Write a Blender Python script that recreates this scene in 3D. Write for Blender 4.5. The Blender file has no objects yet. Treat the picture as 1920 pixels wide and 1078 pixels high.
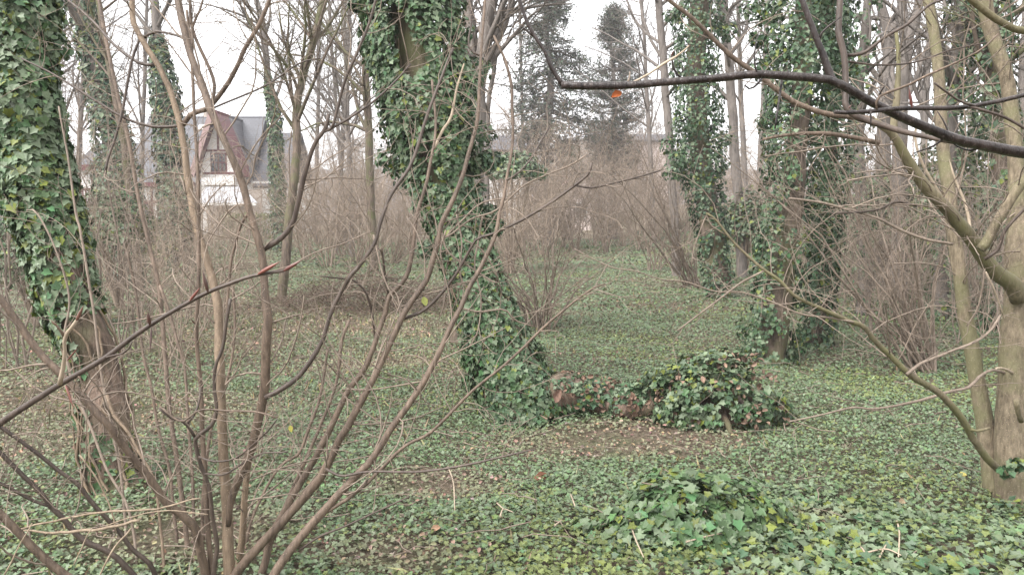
import bpy, math, random
import numpy as np

random.seed(5)
rng = np.random.default_rng(11)
R = math.radians

# ------------------------------------------------------------------ camera, sky, sun, exposure
scene = bpy.context.scene
F, CX, CY, CAMZ = 1500.0, 960.0, 539.0, 1.6
PITCH = math.atan2(139.0, F)
cam_data = bpy.data.cameras.new('camera')
cam_data.sensor_width = 36.0
cam_data.lens = 36.0 * F / 1920.0
cam_data.clip_start = 0.05
cam_data.clip_end = 3000.0
cam = bpy.data.objects.new('camera', cam_data)
scene.collection.objects.link(cam)
cam.location = (0, 0, CAMZ)
cam.rotation_euler = (math.pi / 2 - PITCH, 0, 0)
scene.camera = cam

world = bpy.data.worlds.new('World')
scene.world = world
world.use_nodes = True
wn = world.node_tree.nodes
wl = world.node_tree.links
for n in list(wn):
    wn.remove(n)
SUN_EL, SUN_AZ = 50.0, 235.0         # soft brightness of the cloud, from the upper left behind the camera
sky = wn.new('ShaderNodeTexSky')
sky.sky_type = 'NISHITA'
sky.sun_disc = False
sky.sun_elevation = R(SUN_EL)
sky.sun_rotation = R(SUN_AZ)
hs = wn.new('ShaderNodeHueSaturation')
hs.inputs['Saturation'].default_value = 0.12
mx = wn.new('ShaderNodeMix')
mx.data_type = 'RGBA'
mx.inputs['Factor'].default_value = 0.8
mx.inputs['B'].default_value = (8.9, 8.9, 9.0, 1)      # even cloud layer
bg = wn.new('ShaderNodeBackground')
bg.inputs['Strength'].default_value = 0.055
wo = wn.new('ShaderNodeOutputWorld')
wl.new(sky.outputs[0], hs.inputs['Color'])
wl.new(hs.outputs[0], mx.inputs['A'])
wl.new(mx.outputs['Result'], bg.inputs['Color'])
wl.new(bg.outputs[0], wo.inputs['Surface'])

sun_data = bpy.data.lights.new('sun', 'SUN')
sun_data.energy = 1.5
sun_data.angle = R(42)
sun_data.color = (1.0, 0.975, 0.94)
sun = bpy.data.objects.new('sun', sun_data)
scene.collection.objects.link(sun)
sun.rotation_euler = (R(90 - SUN_EL), 0, R(180 - SUN_AZ))   # travels away from the sky's sun
sun.location = (0, 0, 40)

vs = scene.view_settings
vs.view_transform = 'Standard'
vs.look = 'None'
vs.gamma = 1.0
vs.exposure = 2.36
vs.use_curve_mapping = False
scene.cycles.max_bounces = 5
scene.cycles.diffuse_bounces = 3
scene.cycles.glossy_bounces = 2
scene.cycles.transparent_max_bounces = 4
scene.cycles.volume_bounces = 0

# ------------------------------------------------------------------ small maths
FWD = np.array([0, math.cos(PITCH), -math.sin(PITCH)])
UPV = np.array([0, math.sin(PITCH), math.cos(PITCH)])
RGT = np.array([1.0, 0, 0])
CAM = np.array([0, 0, CAMZ])


def at(px, py, d):
    return CAM + d * (FWD + (px - CX) / F * RGT - (py - CY) / F * UPV)


def hash2(ix, iy, seed):
    h = (ix.astype(np.int64) * 374761393 + iy.astype(np.int64) * 668265263 + seed * 974711) & 0x7fffffff
    h = ((h ^ (h >> 13)) * 1274126177) & 0x7fffffff
    return ((h ^ (h >> 16)) & 0xffff) / 65535.0


def vnoise(x, y, seed=0):
    x = np.asarray(x, float); y = np.asarray(y, float)
    ix = np.floor(x); iy = np.floor(y)
    fx = x - ix; fy = y - iy
    fx = fx * fx * (3 - 2 * fx); fy = fy * fy * (3 - 2 * fy)
    a = hash2(ix, iy, seed); b = hash2(ix + 1, iy, seed)
    c = hash2(ix, iy + 1, seed); d = hash2(ix + 1, iy + 1, seed)
    return (a * (1 - fx) + b * fx) * (1 - fy) + (c * (1 - fx) + d * fx) * fy


def fbm(x, y, seed=0, oct=3):
    t = 0; amp = 0.5; tot = 0
    for o in range(oct):
        t = t + amp * vnoise(x * 2 ** o, y * 2 ** o, seed + o * 17)
        tot += amp; amp *= 0.5
    return t / tot


def sstep(a, b, x):
    t = np.clip((np.asarray(x, float) - a) / (b - a), 0, 1)
    return t * t * (3 - 2 * t)


def gh(x, y):
    """height of the woodland floor"""
    x = np.asarray(x, float); y = np.asarray(y, float)
    h = 0.16 * (fbm(x * 0.45 + 7, y * 0.45, 3) - 0.5) + 0.05 * (fbm(x * 1.7, y * 1.7, 9) - 0.5)
    h = h + 2.4 * sstep(4.0, 17, x) * sstep(8, 26, y)
    h = h + 0.10 * np.exp(-((x + 0.9) ** 2 / 1.2 + (y - 7.6) ** 2 / 0.5))
    r = np.hypot(x, y)
    h = h * sstep(420, 60, r)
    return h


def on_ground(px, py, dmax=120):
    lo, hi = 1.0, dmax
    for _ in range(50):
        m = 0.5 * (lo + hi)
        p = at(px, py, m)
        if p[2] > gh(p[0], p[1]):
            lo = m
        else:
            hi = m
    return at(px, py, lo)


def norm(v):
    return v / np.maximum(np.linalg.norm(v, axis=-1, keepdims=True), 1e-9)


def catmull(P, n):
    P = np.asarray(P, float)
    if len(P) == 2:
        t = np.linspace(0, 1, n)[:, None]
        return P[0] * (1 - t) + P[1] * t
    Q = np.vstack([2 * P[0] - P[1], P, 2 * P[-1] - P[-2]])
    seg = np.linalg.norm(np.diff(P[:, :2], axis=0), axis=1) + 1e-6
    cum = np.concatenate([[0], np.cumsum(seg)])
    s = np.linspace(0, cum[-1], n)
    i = np.clip(np.searchsorted(cum, s, side='right') - 1, 0, len(seg) - 1)
    t = ((s - cum[i]) / seg[i])[:, None]
    p0, p1, p2, p3 = Q[i], Q[i + 1], Q[i + 2], Q[i + 3]
    return 0.5 * ((2 * p1) + (-p0 + p2) * t + (2 * p0 - 5 * p1 + 4 * p2 - p3) * t ** 2 + (-p0 + 3 * p1 - 3 * p2 + p3) * t ** 3)


# ------------------------------------------------------------------ mesh collecting
class MB:
    def __init__(self):
        self.v = []; self.f = []; self.t = []; self.n = 0

    def add(self, verts, faces, tint=None, smooth=False, mat=0):
        verts = np.asarray(verts, float).reshape(-1, 3)
        faces = np.asarray(faces, np.int64)
        self.v.append(verts)
        self.f.append((faces + self.n, smooth, mat))
        if tint is None:
            tint = np.ones((len(verts), 3)) * 0.5
        self.t.append(np.broadcast_to(np.asarray(tint, float), (len(verts), 3)))
        self.n += len(verts)
        return self

    def mesh(self, name, mats):
        me = bpy.data.meshes.new(name)
        V = np.concatenate(self.v).astype(np.float32)
        loops = np.concatenate([f.ravel() for f, s, m in self.f])
        tot = np.concatenate([np.full(len(f), f.shape[1]) for f, s, m in self.f])
        sm = np.concatenate([np.full(len(f), s) for f, s, m in self.f])
        mi = np.concatenate([np.full(len(f), m) for f, s, m in self.f])
        start = np.concatenate([[0], np.cumsum(tot)[:-1]])
        me.vertices.add(len(V)); me.vertices.foreach_set('co', V.ravel())
        me.loops.add(len(loops)); me.loops.foreach_set('vertex_index', loops.astype(np.int32))
        me.polygons.add(len(tot))
        me.polygons.foreach_set('loop_start', start.astype(np.int32))
        me.polygons.foreach_set('loop_total', tot.astype(np.int32))
        me.polygons.foreach_set('use_smooth', sm.astype(bool))
        me.polygons.foreach_set('material_index', mi.astype(np.int32))
        at_ = me.attributes.new('tint', 'FLOAT_COLOR', 'POINT')
        T = np.ones((len(V), 4), np.float32); T[:, :3] = np.concatenate(self.t)
        at_.data.foreach_set('color', T.ravel())
        for m in (mats if isinstance(mats, (list, tuple)) else [mats]):
            me.materials.append(m)
        me.update(calc_edges=True)
        me.validate()
        return me

    def build(self, name, mats, parent=None, loc=None):
        if not self.v:
            return None
        if loc is not None:
            self.v = [v - np.asarray(loc) for v in self.v]
        o = bpy.data.objects.new(name, self.mesh(name, mats))
        scene.collection.objects.link(o)
        if parent is not None:
            o.parent = parent
        if loc is not None and parent is None:
            o.location = loc
        return o


def tubes(mb, P, Rr, sides=5, tint=None, cap=False):
    """P (T,K,3) centre lines, Rr (T,K) radii"""
    P = np.asarray(P, float); Rr = np.asarray(Rr, float)
    if P.ndim == 2:
        P = P[None]; Rr = Rr[None]
    T, K, _ = P.shape
    if T == 0:
        return
    tg = norm(np.gradient(P, axis=1))
    mean = norm(P[:, -1] - P[:, 0])
    ref = np.where(np.abs(mean[:, 2:3]) > 0.8, np.array([[1.0, 0.13, 0]]), np.array([[0.1, 0.05, 1.0]]))
    n1 = norm(np.cross(tg, ref[:, None, :]))
    n2 = np.cross(tg, n1)
    a = np.arange(sides) * 2 * math.pi / sides
    ring = n1[:, :, None, :] * np.cos(a)[None, None, :, None] + n2[:, :, None, :] * np.sin(a)[None, None, :, None]
    if sides >= 8:
        kk = np.arange(K)[None, :, None]
        lob = 1 + 0.05 * np.sin(a * 3 + 1.3)[None, None, :] * np.sin(kk * 0.11) + 0.04 * np.sin(a * 2)[None, None, :]
        if sides >= 14:
            lob = lob + 0.07 * (vnoise(np.arange(sides)[None, None, :] * 0.9 + 3.1, kk * 0.22, 5) - .5) + 0.06 * (vnoise(np.arange(sides)[None, None, :] * 1.7, kk * 0.6, 8) - .5)
        V = P[:, :, None, :] + ring * (Rr[:, :, None] * lob)[..., None]
    else:
        V = P[:, :, None, :] + ring * Rr[:, :, None, None]
    idx = np.arange(T * K * sides).reshape(T, K, sides)
    nx = np.roll(idx, -1, axis=2)
    fc = np.stack([idx[:, :-1], nx[:, :-1], nx[:, 1:], idx[:, 1:]], axis=-1).reshape(-1, 4)
    tt = None
    if tint is not None:
        tt = np.asarray(tint, float)
        if tt.ndim == 2:
            tt = np.repeat(tt, K * sides, axis=0)
    mb.add(V.reshape(-1, 3), fc, tt, smooth=True)
    if cap:
        base = mb.n - T * K * sides
        caps = np.concatenate([idx[:, 0, ::-1], idx[:, -1, :]]) + base
        mb.f.append((caps, False, 0))


def grow(P, Rr, n, t=(0.25, 0.97), ang=(35, 65), length=(0.3, 0.6), K=5, rad=0.55, up=0.25, wob=0.12, minr=0.0008,
         tip=0.25, absolute=True):
    """n children on every parent line; returns (P,R) of the children"""
    P = np.asarray(P, float); Rr = np.asarray(Rr, float)
    T, Kp, _ = P.shape
    m = T * n
    if m == 0:
        return np.zeros((0, K, 3)), np.zeros((0, K))
    ti = np.repeat(np.arange(T), n)
    tt = rng.uniform(t[0], t[1], m)
    x = tt * (Kp - 1)
    i = np.minimum(x.astype(int), Kp - 2)
    fr = (x - i)[:, None]
    p = P[ti, i] * (1 - fr) + P[ti, i + 1] * fr
    r0 = Rr[ti, i] * (1 - fr[:, 0]) + Rr[ti, i + 1] * fr[:, 0]
    d = norm(P[ti, i + 1] - P[ti, i])
    rv = norm(rng.normal(size=(m, 3)))
    side = norm(np.cross(d, rv))
    a = np.radians(rng.uniform(ang[0], ang[1], m))[:, None]
    dirn = d * np.cos(a) + side * np.sin(a)
    L = rng.uniform(length[0], length[1], m)
    if not absolute:
        L = L * np.linalg.norm(P[ti, -1] - P[ti, 0], axis=1) * (1.15 - 0.7 * tt)
    step = (L / (K - 1))[:, None]
    out = np.zeros((m, K, 3)); out[:, 0] = p
    bend = rng.normal(size=(m, 3)) * wob
    cur = dirn
    for k in range(1, K):
        cur = norm(cur + bend + rng.normal(size=(m, 3)) * wob * 0.8 + np.array([0, 0, up]) * (1.0 / K))
        out[:, k] = out[:, k - 1] + cur * step
    rr = np.maximum(r0 * rad, minr)[:, None] * np.linspace(1, tip, K)[None]
    rr = np.maximum(rr, minr * 0.6)
    return out, rr


# ivy leaf outline: five lobes, folded a little along the middle
IVY = np.array([(0, 0.04, 0), (0.38, -0.10, .05), (0.36, 0.16, .04), (0.52, 0.36, .08), (0.30, 0.52, .04), (0, 0.98, -.06),
                (-0.30, 0.52, .04), (-0.52, 0.36, .08), (-0.36, 0.16, .04), (-0.38, -0.10, .05)], float)
IVY3 = np.array([(0, 0, 0), (0.48, 0.22, .07), (0.27, 0.52, .04), (0, 1.0, -.06), (-0.27, 0.52, .04), (-0.48, 0.22, .07)], float)
IVY3_F = np.array([(0, 1, 2, 3), (0, 3, 4, 5)])
IVY_F = np.array([(0, 1, 2, 3, 4, 5), (0, 5, 6, 7, 8, 9)])
DIA = np.array([(0, 0, 0), (0.42, 0.40, .06), (0, 1.0, -.05), (-0.42, 0.40, .06)], float)
DIA_F = np.array([(0, 1, 2), (0, 2, 3)])
OVAL = np.array([(0, 0, 0), (0.2, 0.22, .04), (0.25, 0.5, .05), (0.16, .8, .03), (0, 1, -.04), (-.16, .8, .03), (-.25, .5, .05), (-.2, .22, .04)], float)
OVAL_F = np.array([(0, 1, 2, 3, 4), (0, 4, 5, 6, 7)])
BEECH = np.array([(0, 0, 0), (0.22, 0.2, .05), (0.33, 0.45, .1), (0.2, .8, .08), (0, 1, .02), (-.2, .8, .12), (-.33, .45, .14), (-.22, .2, .04)], float)


def frames(nrm, tipdir):
    z = norm(nrm)
    y = tipdir - (tipdir * z).sum(-1, keepdims=True) * z
    y = norm(y)
    x = np.cross(y, z)
    return x, y, z


def leaves(mb, pos, nrm, tip, size, tint, shape=IVY, faces=IVY_F, zs=1.0):
    pos = np.asarray(pos, float)
    n = len(pos)
    if n == 0:
        return
    x, y, z = frames(nrm, tip)
    s = np.broadcast_to(np.asarray(size, float), (n,))[:, None, None]
    V = pos[:, None, :] + s * (x[:, None, :] * shape[None, :, 0:1] + y[:, None, :] * (shape[None, :, 1:2] - 0.4) + z[:, None, :] * shape[None, :, 2:3] * zs)
    L = len(shape)
    fc = (faces[None] + (np.arange(n) * L)[:, None, None]).reshape(-1, faces.shape[1])
    mb.add(V.reshape(-1, 3), fc, np.repeat(np.broadcast_to(tint, (n, 3)), L, axis=0))


def rand_unit(n):
    return norm(rng.normal(size=(n, 3)))


def ivy_tint(n, yellow=0.12, pale=0.3, base=(0.050, 0.092, 0.040)):
    c = np.array(base)[None] * rng.uniform(0.65, 1.45, (n, 1)) * (1 + rng.normal(size=(n, 3)) * 0.07)
    u = rng.uniform(size=n)
    yl = u < yellow
    c[yl] = np.array([0.125, 0.150, 0.030]) * rng.uniform(0.7, 1.3, (yl.sum(), 1))
    bl = (u > yellow) & (u < yellow + pale)
    c[bl] = np.array([0.128, 0.168, 0.100]) * rng.uniform(0.75, 1.25, (bl.sum(), 1))
    return np.clip(c, 0.01, 0.6)


# ------------------------------------------------------------------ materials
def new_mat(name):
    m = bpy.data.materials.new(name)
    m.use_nodes = True
    nt = m.node_tree
    b = nt.nodes['Principled BSDF']
    return m, nt, b


def ramp(nt, fac, stops):
    r = nt.nodes.new('ShaderNodeValToRGB')
    r.color_ramp.elements.remove(r.color_ramp.elements[1])
    for i, (p, c) in enumerate(stops):
        e = r.color_ramp.elements[0] if i == 0 else r.color_ramp.elements.new(p)
        e.position = p
        e.color = (c[0], c[1], c[2], 1)
    nt.links.new(fac, r.inputs['Fac'])
    return r.outputs['Color']


def noise(nt, scale, detail=4, rough=0.6, vec=None, dist=0.0):
    n = nt.nodes.new('ShaderNodeTexNoise')
    n.inputs['Scale'].default_value = scale
    n.inputs['Detail'].default_value = detail
    n.inputs['Roughness'].default_value = rough
    n.inputs['Distortion'].default_value = dist
    if vec is not None:
        nt.links.new(vec, n.inputs['Vector'])
    return n.outputs['Fac']


def mixc(nt, fac, a, b, mode='MIX'):
    m = nt.nodes.new('ShaderNodeMix')
    m.data_type = 'RGBA'
    m.blend_type = mode
    for s, v in (('Factor', fac), ('A', a), ('B', b)):
        if hasattr(v, 'default_value'):
            nt.links.new(v, m.inputs[s])
        else:
            m.inputs[s].default_value = v if s == 'Factor' else (v[0], v[1], v[2], 1)
    return m.outputs['Result']


def bump(nt, b, h, strength=0.5, dist=0.01):
    n = nt.nodes.new('ShaderNodeBump')
    n.inputs['Strength'].default_value = strength
    n.inputs['Distance'].default_value = dist
    nt.links.new(h, n.inputs['Height'])
    nt.links.new(n.outputs['Normal'], b.inputs['Normal'])


def bark(name, dark, light, moss=None, rough=0.75, scale=1.0, stretch=0.18, bstr=0.5, lent=False):
    m, nt, b = new_mat(name)
    tc = nt.nodes.new('ShaderNodeTexCoord')
    mp = nt.nodes.new('ShaderNodeMapping')
    mp.inputs['Scale'].default_value = (1, 1, stretch)
    nt.links.new(tc.outputs['Object'], mp.inputs['Vector'])
    f1 = noise(nt, 60 * scale, 5, 0.65, mp.outputs[0])
    f2 = noise(nt, 3.5 * scale, 3, 0.6, tc.outputs['Object'])
    c = ramp(nt, f1, [(0.3, dark), (0.52, [(a + l) / 2 for a, l in zip(dark, light)]), (0.72, light)])
    f2c = ramp(nt, f2, [(0.3, (0.72, 0.72, 0.72)), (0.7, (1.2, 1.2, 1.2))])
    c = mixc(nt, 1.0, c, f2c, 'MULTIPLY')
    if moss:
        g = ramp(nt, noise(nt, 5 * scale, 4, 0.6, tc.outputs['Object']), [(0.45, (0, 0, 0)), (0.62, (1, 1, 1))])
        c = mixc(nt, g, c, moss)
    if lent:
        vo = nt.nodes.new('ShaderNodeTexVoronoi')
        vo.inputs['Scale'].default_value = 90
        nt.links.new(tc.outputs['Object'], vo.inputs['Vector'])
        g = ramp(nt, vo.outputs['Distance'], [(0.10, (0.75, 0.75, 0.75)), (0.2, (0, 0, 0))])
        c = mixc(nt, g, c, [min(1, x * 1.5) for x in light])
    nt.links.new(c, b.inputs['Base Color'])
    b.inputs['Roughness'].default_value = rough
    b.inputs['Specular IOR Level'].default_value = 0.35
    bump(nt, b, f1, bstr, 0.012 / scale)
    return m


def tint_mat(name, rough=0.4, spec=0.5, var=0.25, scale=40, transl=0.0, back=None):
    m, nt, b = new_mat(name)
    a = nt.nodes.new('ShaderNodeAttribute')
    a.attribute_name = 'tint'
    tc = nt.nodes.new('ShaderNodeTexCoord')
    f = noise(nt, scale, 3, 0.6, tc.outputs['Object'])
    v = ramp(nt, f, [(0.3, (1 - var,) * 3), (0.7, (1 + var,) * 3)])
    c = mixc(nt, 1.0, a.outputs['Color'], v, 'MULTIPLY')
    nt.links.new(c, b.inputs['Base Color'])
    b.inputs['Roughness'].default_value = rough
    b.inputs['Specular IOR Level'].default_value = spec
    if transl > 0:
        tr = nt.nodes.new('ShaderNodeBsdfTranslucent')
        nt.links.new(c, tr.inputs['Color'])
        ms = nt.nodes.new('ShaderNodeMixShader')
        ms.inputs[0].default_value = transl
        out = nt.nodes['Material Output']
        nt.links.new(b.outputs[0], ms.inputs[1])
        nt.links.new(tr.outputs[0], ms.inputs[2])
        nt.links.new(ms.outputs[0], out.inputs['Surface'])
    return m


def plain(name, col, rough=0.7, var=0.15, scale=3.0, metallic=0.0):
    m, nt, b = new_mat(name)
    tc = nt.nodes.new('ShaderNodeTexCoord')
    f = noise(nt, scale, 4, 0.6, tc.outputs['Object'])
    c = ramp(nt, f, [(0.3, [x * (1 - var) for x in col]), (0.7, [x * (1 + var) for x in col])])
    nt.links.new(c, b.inputs['Base Color'])
    b.inputs['Roughness'].default_value = rough
    b.inputs['Metallic'].default_value = metallic
    return m


M_STEM = bark('bark_stem_brown', (0.055, 0.038, 0.028), (0.190, 0.138, 0.102), rough=0.62, lent=True, bstr=0.3)
M_STEM_PALE = bark('bark_stem_pale', (0.100, 0.070, 0.046), (0.250, 0.185, 0.128), rough=0.65, bstr=0.3, lent=True)
M_STEM_DARK = bark('bark_stem_dark', (0.040, 0.029, 0.024), (0.110, 0.082, 0.066), rough=0.5, bstr=0.3)
M_WET = bark('bark_wet_black', (0.008, 0.006, 0.006), (0.060, 0.046, 0.042), rough=0.30, bstr=0.6, lent=True)
M_TWIG = bark('bark_twig', (0.140, 0.106, 0.082), (0.270, 0.216, 0.172), rough=0.7, bstr=0.1)
M_TWIG_PALE = bark('bark_twig_dead', (0.270, 0.215, 0.155), (0.430, 0.350, 0.265), rough=0.75, bstr=0.2)
M_DEAD = bark('bark_dead_stick', (0.16, 0.115, 0.080), (0.36, 0.285, 0.205), rough=0.8, bstr=0.3)
M_TRUNK = bark('bark_trunk', (0.050, 0.037, 0.028), (0.210, 0.158, 0.120), moss=(0.10, 0.10, 0.045), scale=0.45, stretch=0.15, bstr=0.8)
M_TRUNK_RED = bark('bark_trunk_reddish', (0.050, 0.034, 0.025), (0.270, 0.190, 0.145), moss=(0.10, 0.09, 0.05), scale=0.5, stretch=0.22, bstr=1.0)
M_TRUNK_PALE = bark('bark_trunk_pale', (0.080, 0.062, 0.040), (0.260, 0.210, 0.145), moss=(0.150, 0.138, 0.075), scale=0.9, stretch=0.3, bstr=0.9, lent=True)
M_TRUNK_GREY = bark('bark_trunk_grey', (0.105, 0.090, 0.080), (0.220, 0.190, 0.170), scale=0.4, stretch=0.2, bstr=0.6)
M_MOSSY = bark('bark_mossy', (0.085, 0.072, 0.042), (0.200, 0.165, 0.105), moss=(0.135, 0.125, 0.06), scale=0.9, rough=0.7)
M_BRUSH = bark('bark_brush_brown', (0.205, 0.158, 0.120), (0.410, 0.330, 0.262), scale=0.4, bstr=0.1)
M_BRUSH_GREY = bark('bark_brush_grey', (0.150, 0.118, 0.095), (0.310, 0.250, 0.205), scale=0.4, bstr=0.1)
M_IVY = tint_mat('ivy_leaf_glossy', 0.48, 0.36, 0.22, 60, transl=0.12)
M_LITTER = tint_mat('dead_leaf', 0.75, 0.25, 0.3, 50)
M_NEEDLE = tint_mat('conifer_needles', 0.65, 0.25, 0.25, 6)
M_BUD = tint_mat('bud_scale_red', 0.35, 0.5, 0.25, 300)
M_YLEAF = tint_mat('coloured_leaf', 0.5, 0.4, 0.2, 120, transl=0.3)

# ground: humus, fine litter, moss
M_GROUND, nt, b = new_mat('woodland_floor')
tc = nt.nodes.new('ShaderNodeTexCoord')
f1 = noise(nt, 34, 6, 0.7, tc.outputs['Object'])
f2 = noise(nt, 0.55, 4, 0.6, tc.outputs['Object'])
f3 = noise(nt, 7, 4, 0.7, tc.outputs['Object'])
cb = ramp(nt, f1, [(0.32, (0.055, 0.042, 0.030)), (0.5, (0.145, 0.112, 0.080)), (0.68, (0.270, 0.215, 0.160))])
cg = ramp(nt, f1, [(0.32, (0.050, 0.060, 0.030)), (0.55, (0.115, 0.130, 0.066)), (0.7, (0.190, 0.195, 0.115))])
mk = ramp(nt, f2, [(0.44, (0, 0, 0)), (0.58, (1, 1, 1))])
mk2 = ramp(nt, f3, [(0.38, (0, 0, 0)), (0.6, (1, 1, 1))])
cc = mixc(nt, mixc(nt, 1.0, mk, mk2, 'MULTIPLY'), cb, cg)
nt.links.new(cc, b.inputs['Base Color'])
b.inputs['Roughness'].default_value = 0.9
b.inputs['Specular IOR Level'].default_value = 0.2
bump(nt, b, f1, 1.0, 0.05)

# wooded hill far behind
M_HILL, nt, b = new_mat('far_woods')
tc = nt.nodes.new('ShaderNodeTexCoord')
f1 = noise(nt, 0.35, 6, 0.75, tc.outputs['Object'])
c = ramp(nt, f1, [(0.35, (0.085, 0.072, 0.068)), (0.55, (0.16, 0.13, 0.12)), (0.7, (0.22, 0.19, 0.175))])
nt.links.new(c, b.inputs['Base Color'])
b.inputs['Roughness'].default_value = 1.0
bump(nt, b, f1, 1.0, 1.5)

# ------------------------------------------------------------------ objects, labels
COL = scene.collection


def tag(o, label=None, cat=None, group=None, kind=None):
    if label: o['label'] = label
    if cat: o['category'] = cat
    if group: o['group'] = group
    if kind: o['kind'] = kind
    return o


def thing(name, loc, label, cat, group=None):
    o = bpy.data.objects.new(name, None)
    COL.objects.link(o)
    o.empty_display_size = 0.2
    o.location = tuple(loc)
    return tag(o, label, cat, group)


def part(mb, name, mats, root, kind=None, label=None):
    o = mb.build(name, mats, root, loc=None)
    if o is None:
        return None
    # geometry was written in world space: bring it to the root's space
    w = np.zeros(3)
    p = root
    while p is not None:
        w += np.array(p.location); p = p.parent
    o.data.transform(__import__('mathutils').Matrix.Translation(-w))
    if kind: o['kind'] = kind
    if label: o['label'] = label
    return o


def copy_tree(o, parent=None):
    c = o.copy()
    COL.objects.link(c)
    c.parent = parent
    for ch in list(o.children):
        copy_tree(ch, c)
    return c


# ================================================================== THE SETTING
def build_ground():
    na, nr = 240, 150
    rad = np.concatenate([[0.25], np.geomspace(0.5, 900, nr)])
    ang = np.linspace(0, 2 * math.pi, na, endpoint=False)
    A, RR = np.meshgrid(ang, rad)
    X = RR * np.sin(A); Y = RR * np.cos(A)
    Z = gh(X, Y)
    V = np.stack([X, Y, Z], -1).reshape(-1, 3)
    idx = np.arange(len(rad) * na).reshape(len(rad), na)
    nx = np.roll(idx, -1, 1)
    fc = np.stack([idx[:-1], idx[1:], nx[1:], nx[:-1]], -1).reshape(-1, 4)
    mb = MB().add(V, fc, smooth=True)
    mb.f.append((idx[0:1, ::1], True, 0))
    o = mb.build('ground', M_GROUND)
    tag(o, 'uneven woodland floor of brown humus and leaf litter', kind='structure')


build_ground()


def build_hill():
    xs = np.linspace(-420, 420, 170); ys = np.linspace(150, 420, 40)
    X, Y = np.meshgrid(xs, ys)
    Z = 20 * sstep(150, 300, Y) * (0.75 + 0.35 * fbm(X * 0.012, Y * 0.01, 5)) + 2.5 * fbm(X * 0.2, Y * 0.2, 8) - 1.5
    V = np.stack([X, Y, Z], -1).reshape(-1, 3)
    idx = np.arange(V.shape[0]).reshape(X.shape)
    fc = np.stack([idx[:-1, :-1], idx[:-1, 1:], idx[1:, 1:], idx[1:, :-1]], -1).reshape(-1, 4)
    o = MB().add(V, fc, smooth=True).build('hills', M_HILL)
    tag(o, 'wooded hillside rising far behind the houses', kind='structure')


build_hill()

# ================================================================== HOUSES
import bmesh


def boxm(mb, x0, x1, y0, y1, z0, z1, mat=0):
    v = [(x0, y0, z0), (x1, y0, z0), (x1, y1, z0), (x0, y1, z0), (x0, y0, z1), (x1, y0, z1), (x1, y1, z1), (x0, y1, z1)]
    f = [(0, 3, 2, 1), (4, 5, 6, 7), (0, 1, 5, 4), (1, 2, 6, 5), (2, 3, 7, 6), (3, 0, 4, 7)]
    mb.add(v, f, mat=mat)
    return mb


def beam(mb, a, c, w, t):
    """flat board between a and c in an xz plane, w wide, t deep (towards -y)"""
    a = np.array(a, float); c = np.array(c, float)
    d = norm(c - a); s = np.array([-d[2], 0, d[0]]) * w / 2
    y = np.array([0, t, 0])
    v = [a - s, a + s, c + s, c - s, a - s - y, a + s - y, c + s - y, c - s - y]
    f = [(0, 1, 2, 3), (4, 7, 6, 5), (0, 4, 5, 1), (1, 5, 6, 2), (2, 6, 7, 3), (3, 7, 4, 0)]
    mb.add(np.array(v), f)
    return mb


def slab(mb, quad, t):
    q = np.array(quad, float)
    n = norm(np.cross(q[1] - q[0], q[3] - q[0])) * t
    v = np.vstack([q, q - n])
    f = [(0, 1, 2, 3), (7, 6, 5, 4), (0, 4, 5, 1), (1, 5, 6, 2), (2, 6, 7, 3), (3, 7, 4, 0)]
    mb.add(v, f)
    return mb


def slate_mat(name, col, scale=1.0):
    m, nt, b = new_mat(name)
    tc = nt.nodes.new('ShaderNodeTexCoord')
    br = nt.nodes.new('ShaderNodeTexBrick')
    br.inputs['Scale'].default_value = 1.0
    br.inputs['Brick Width'].default_value = 0.3 * scale
    br.inputs['Row Height'].default_value = 0.18 * scale
    br.inputs['Mortar Size'].default_value = 0.012
    br.inputs['Color1'].default_value = (*col, 1)
    br.inputs['Color2'].default_value = (*[x * 0.8 for x in col], 1)
    br.inputs['Mortar'].default_value = (*[x * 0.5 for x in col], 1)
    mp = nt.nodes.new('ShaderNodeMapping')
    mp.inputs['Rotation'].default_value = (R(90), 0, 0)
    nt.links.new(tc.outputs['Object'], mp.inputs['Vector'])
    nt.links.new(mp.outputs[0], br.inputs['Vector'])
    f = noise(nt, 0.6, 4, 0.6, tc.outputs['Object'])
    v = ramp(nt, f, [(0.3, (0.8,) * 3), (0.7, (1.2,) * 3)])
    nt.links.new(mixc(nt, 1.0, br.outputs['Color'], v, 'MULTIPLY'), b.inputs['Base Color'])
    b.inputs['Roughness'].default_value = 0.6
    return m


M_SLATE = slate_mat('slate_roof', (0.085, 0.086, 0.100))
M_SLATE2 = slate_mat('slate_roof_dark', (0.078, 0.074, 0.086))
M_REDWOOD = plain('red_painted_timber', (0.095, 0.015, 0.018), 0.6, 0.25)
M_REDTILE = slate_mat('red_tiles', (0.115, 0.015, 0.018), 0.8)
M_WHITE = plain('white_render', (0.72, 0.70, 0.68), 0.8, 0.06)
M_PINKWALL = plain('pinkish_render', (0.60, 0.50, 0.47), 0.85, 0.08)
M_BEIGE = plain('beige_render', (0.40, 0.34, 0.30), 0.85, 0.1)
M_PALEPINK = plain('pale_bargeboard', (0.30, 0.20, 0.19), 0.7, 0.1)
M_ZINC = plain('zinc_canopy', (0.42, 0.43, 0.46), 0.35, 0.1, metallic=0.2)
M_GLASS, nt, b = new_mat('window_glass')
b.inputs['Base Color'].default_value = (0.03, 0.035, 0.04, 1)
b.inputs['Roughness'].default_value = 0.06


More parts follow.
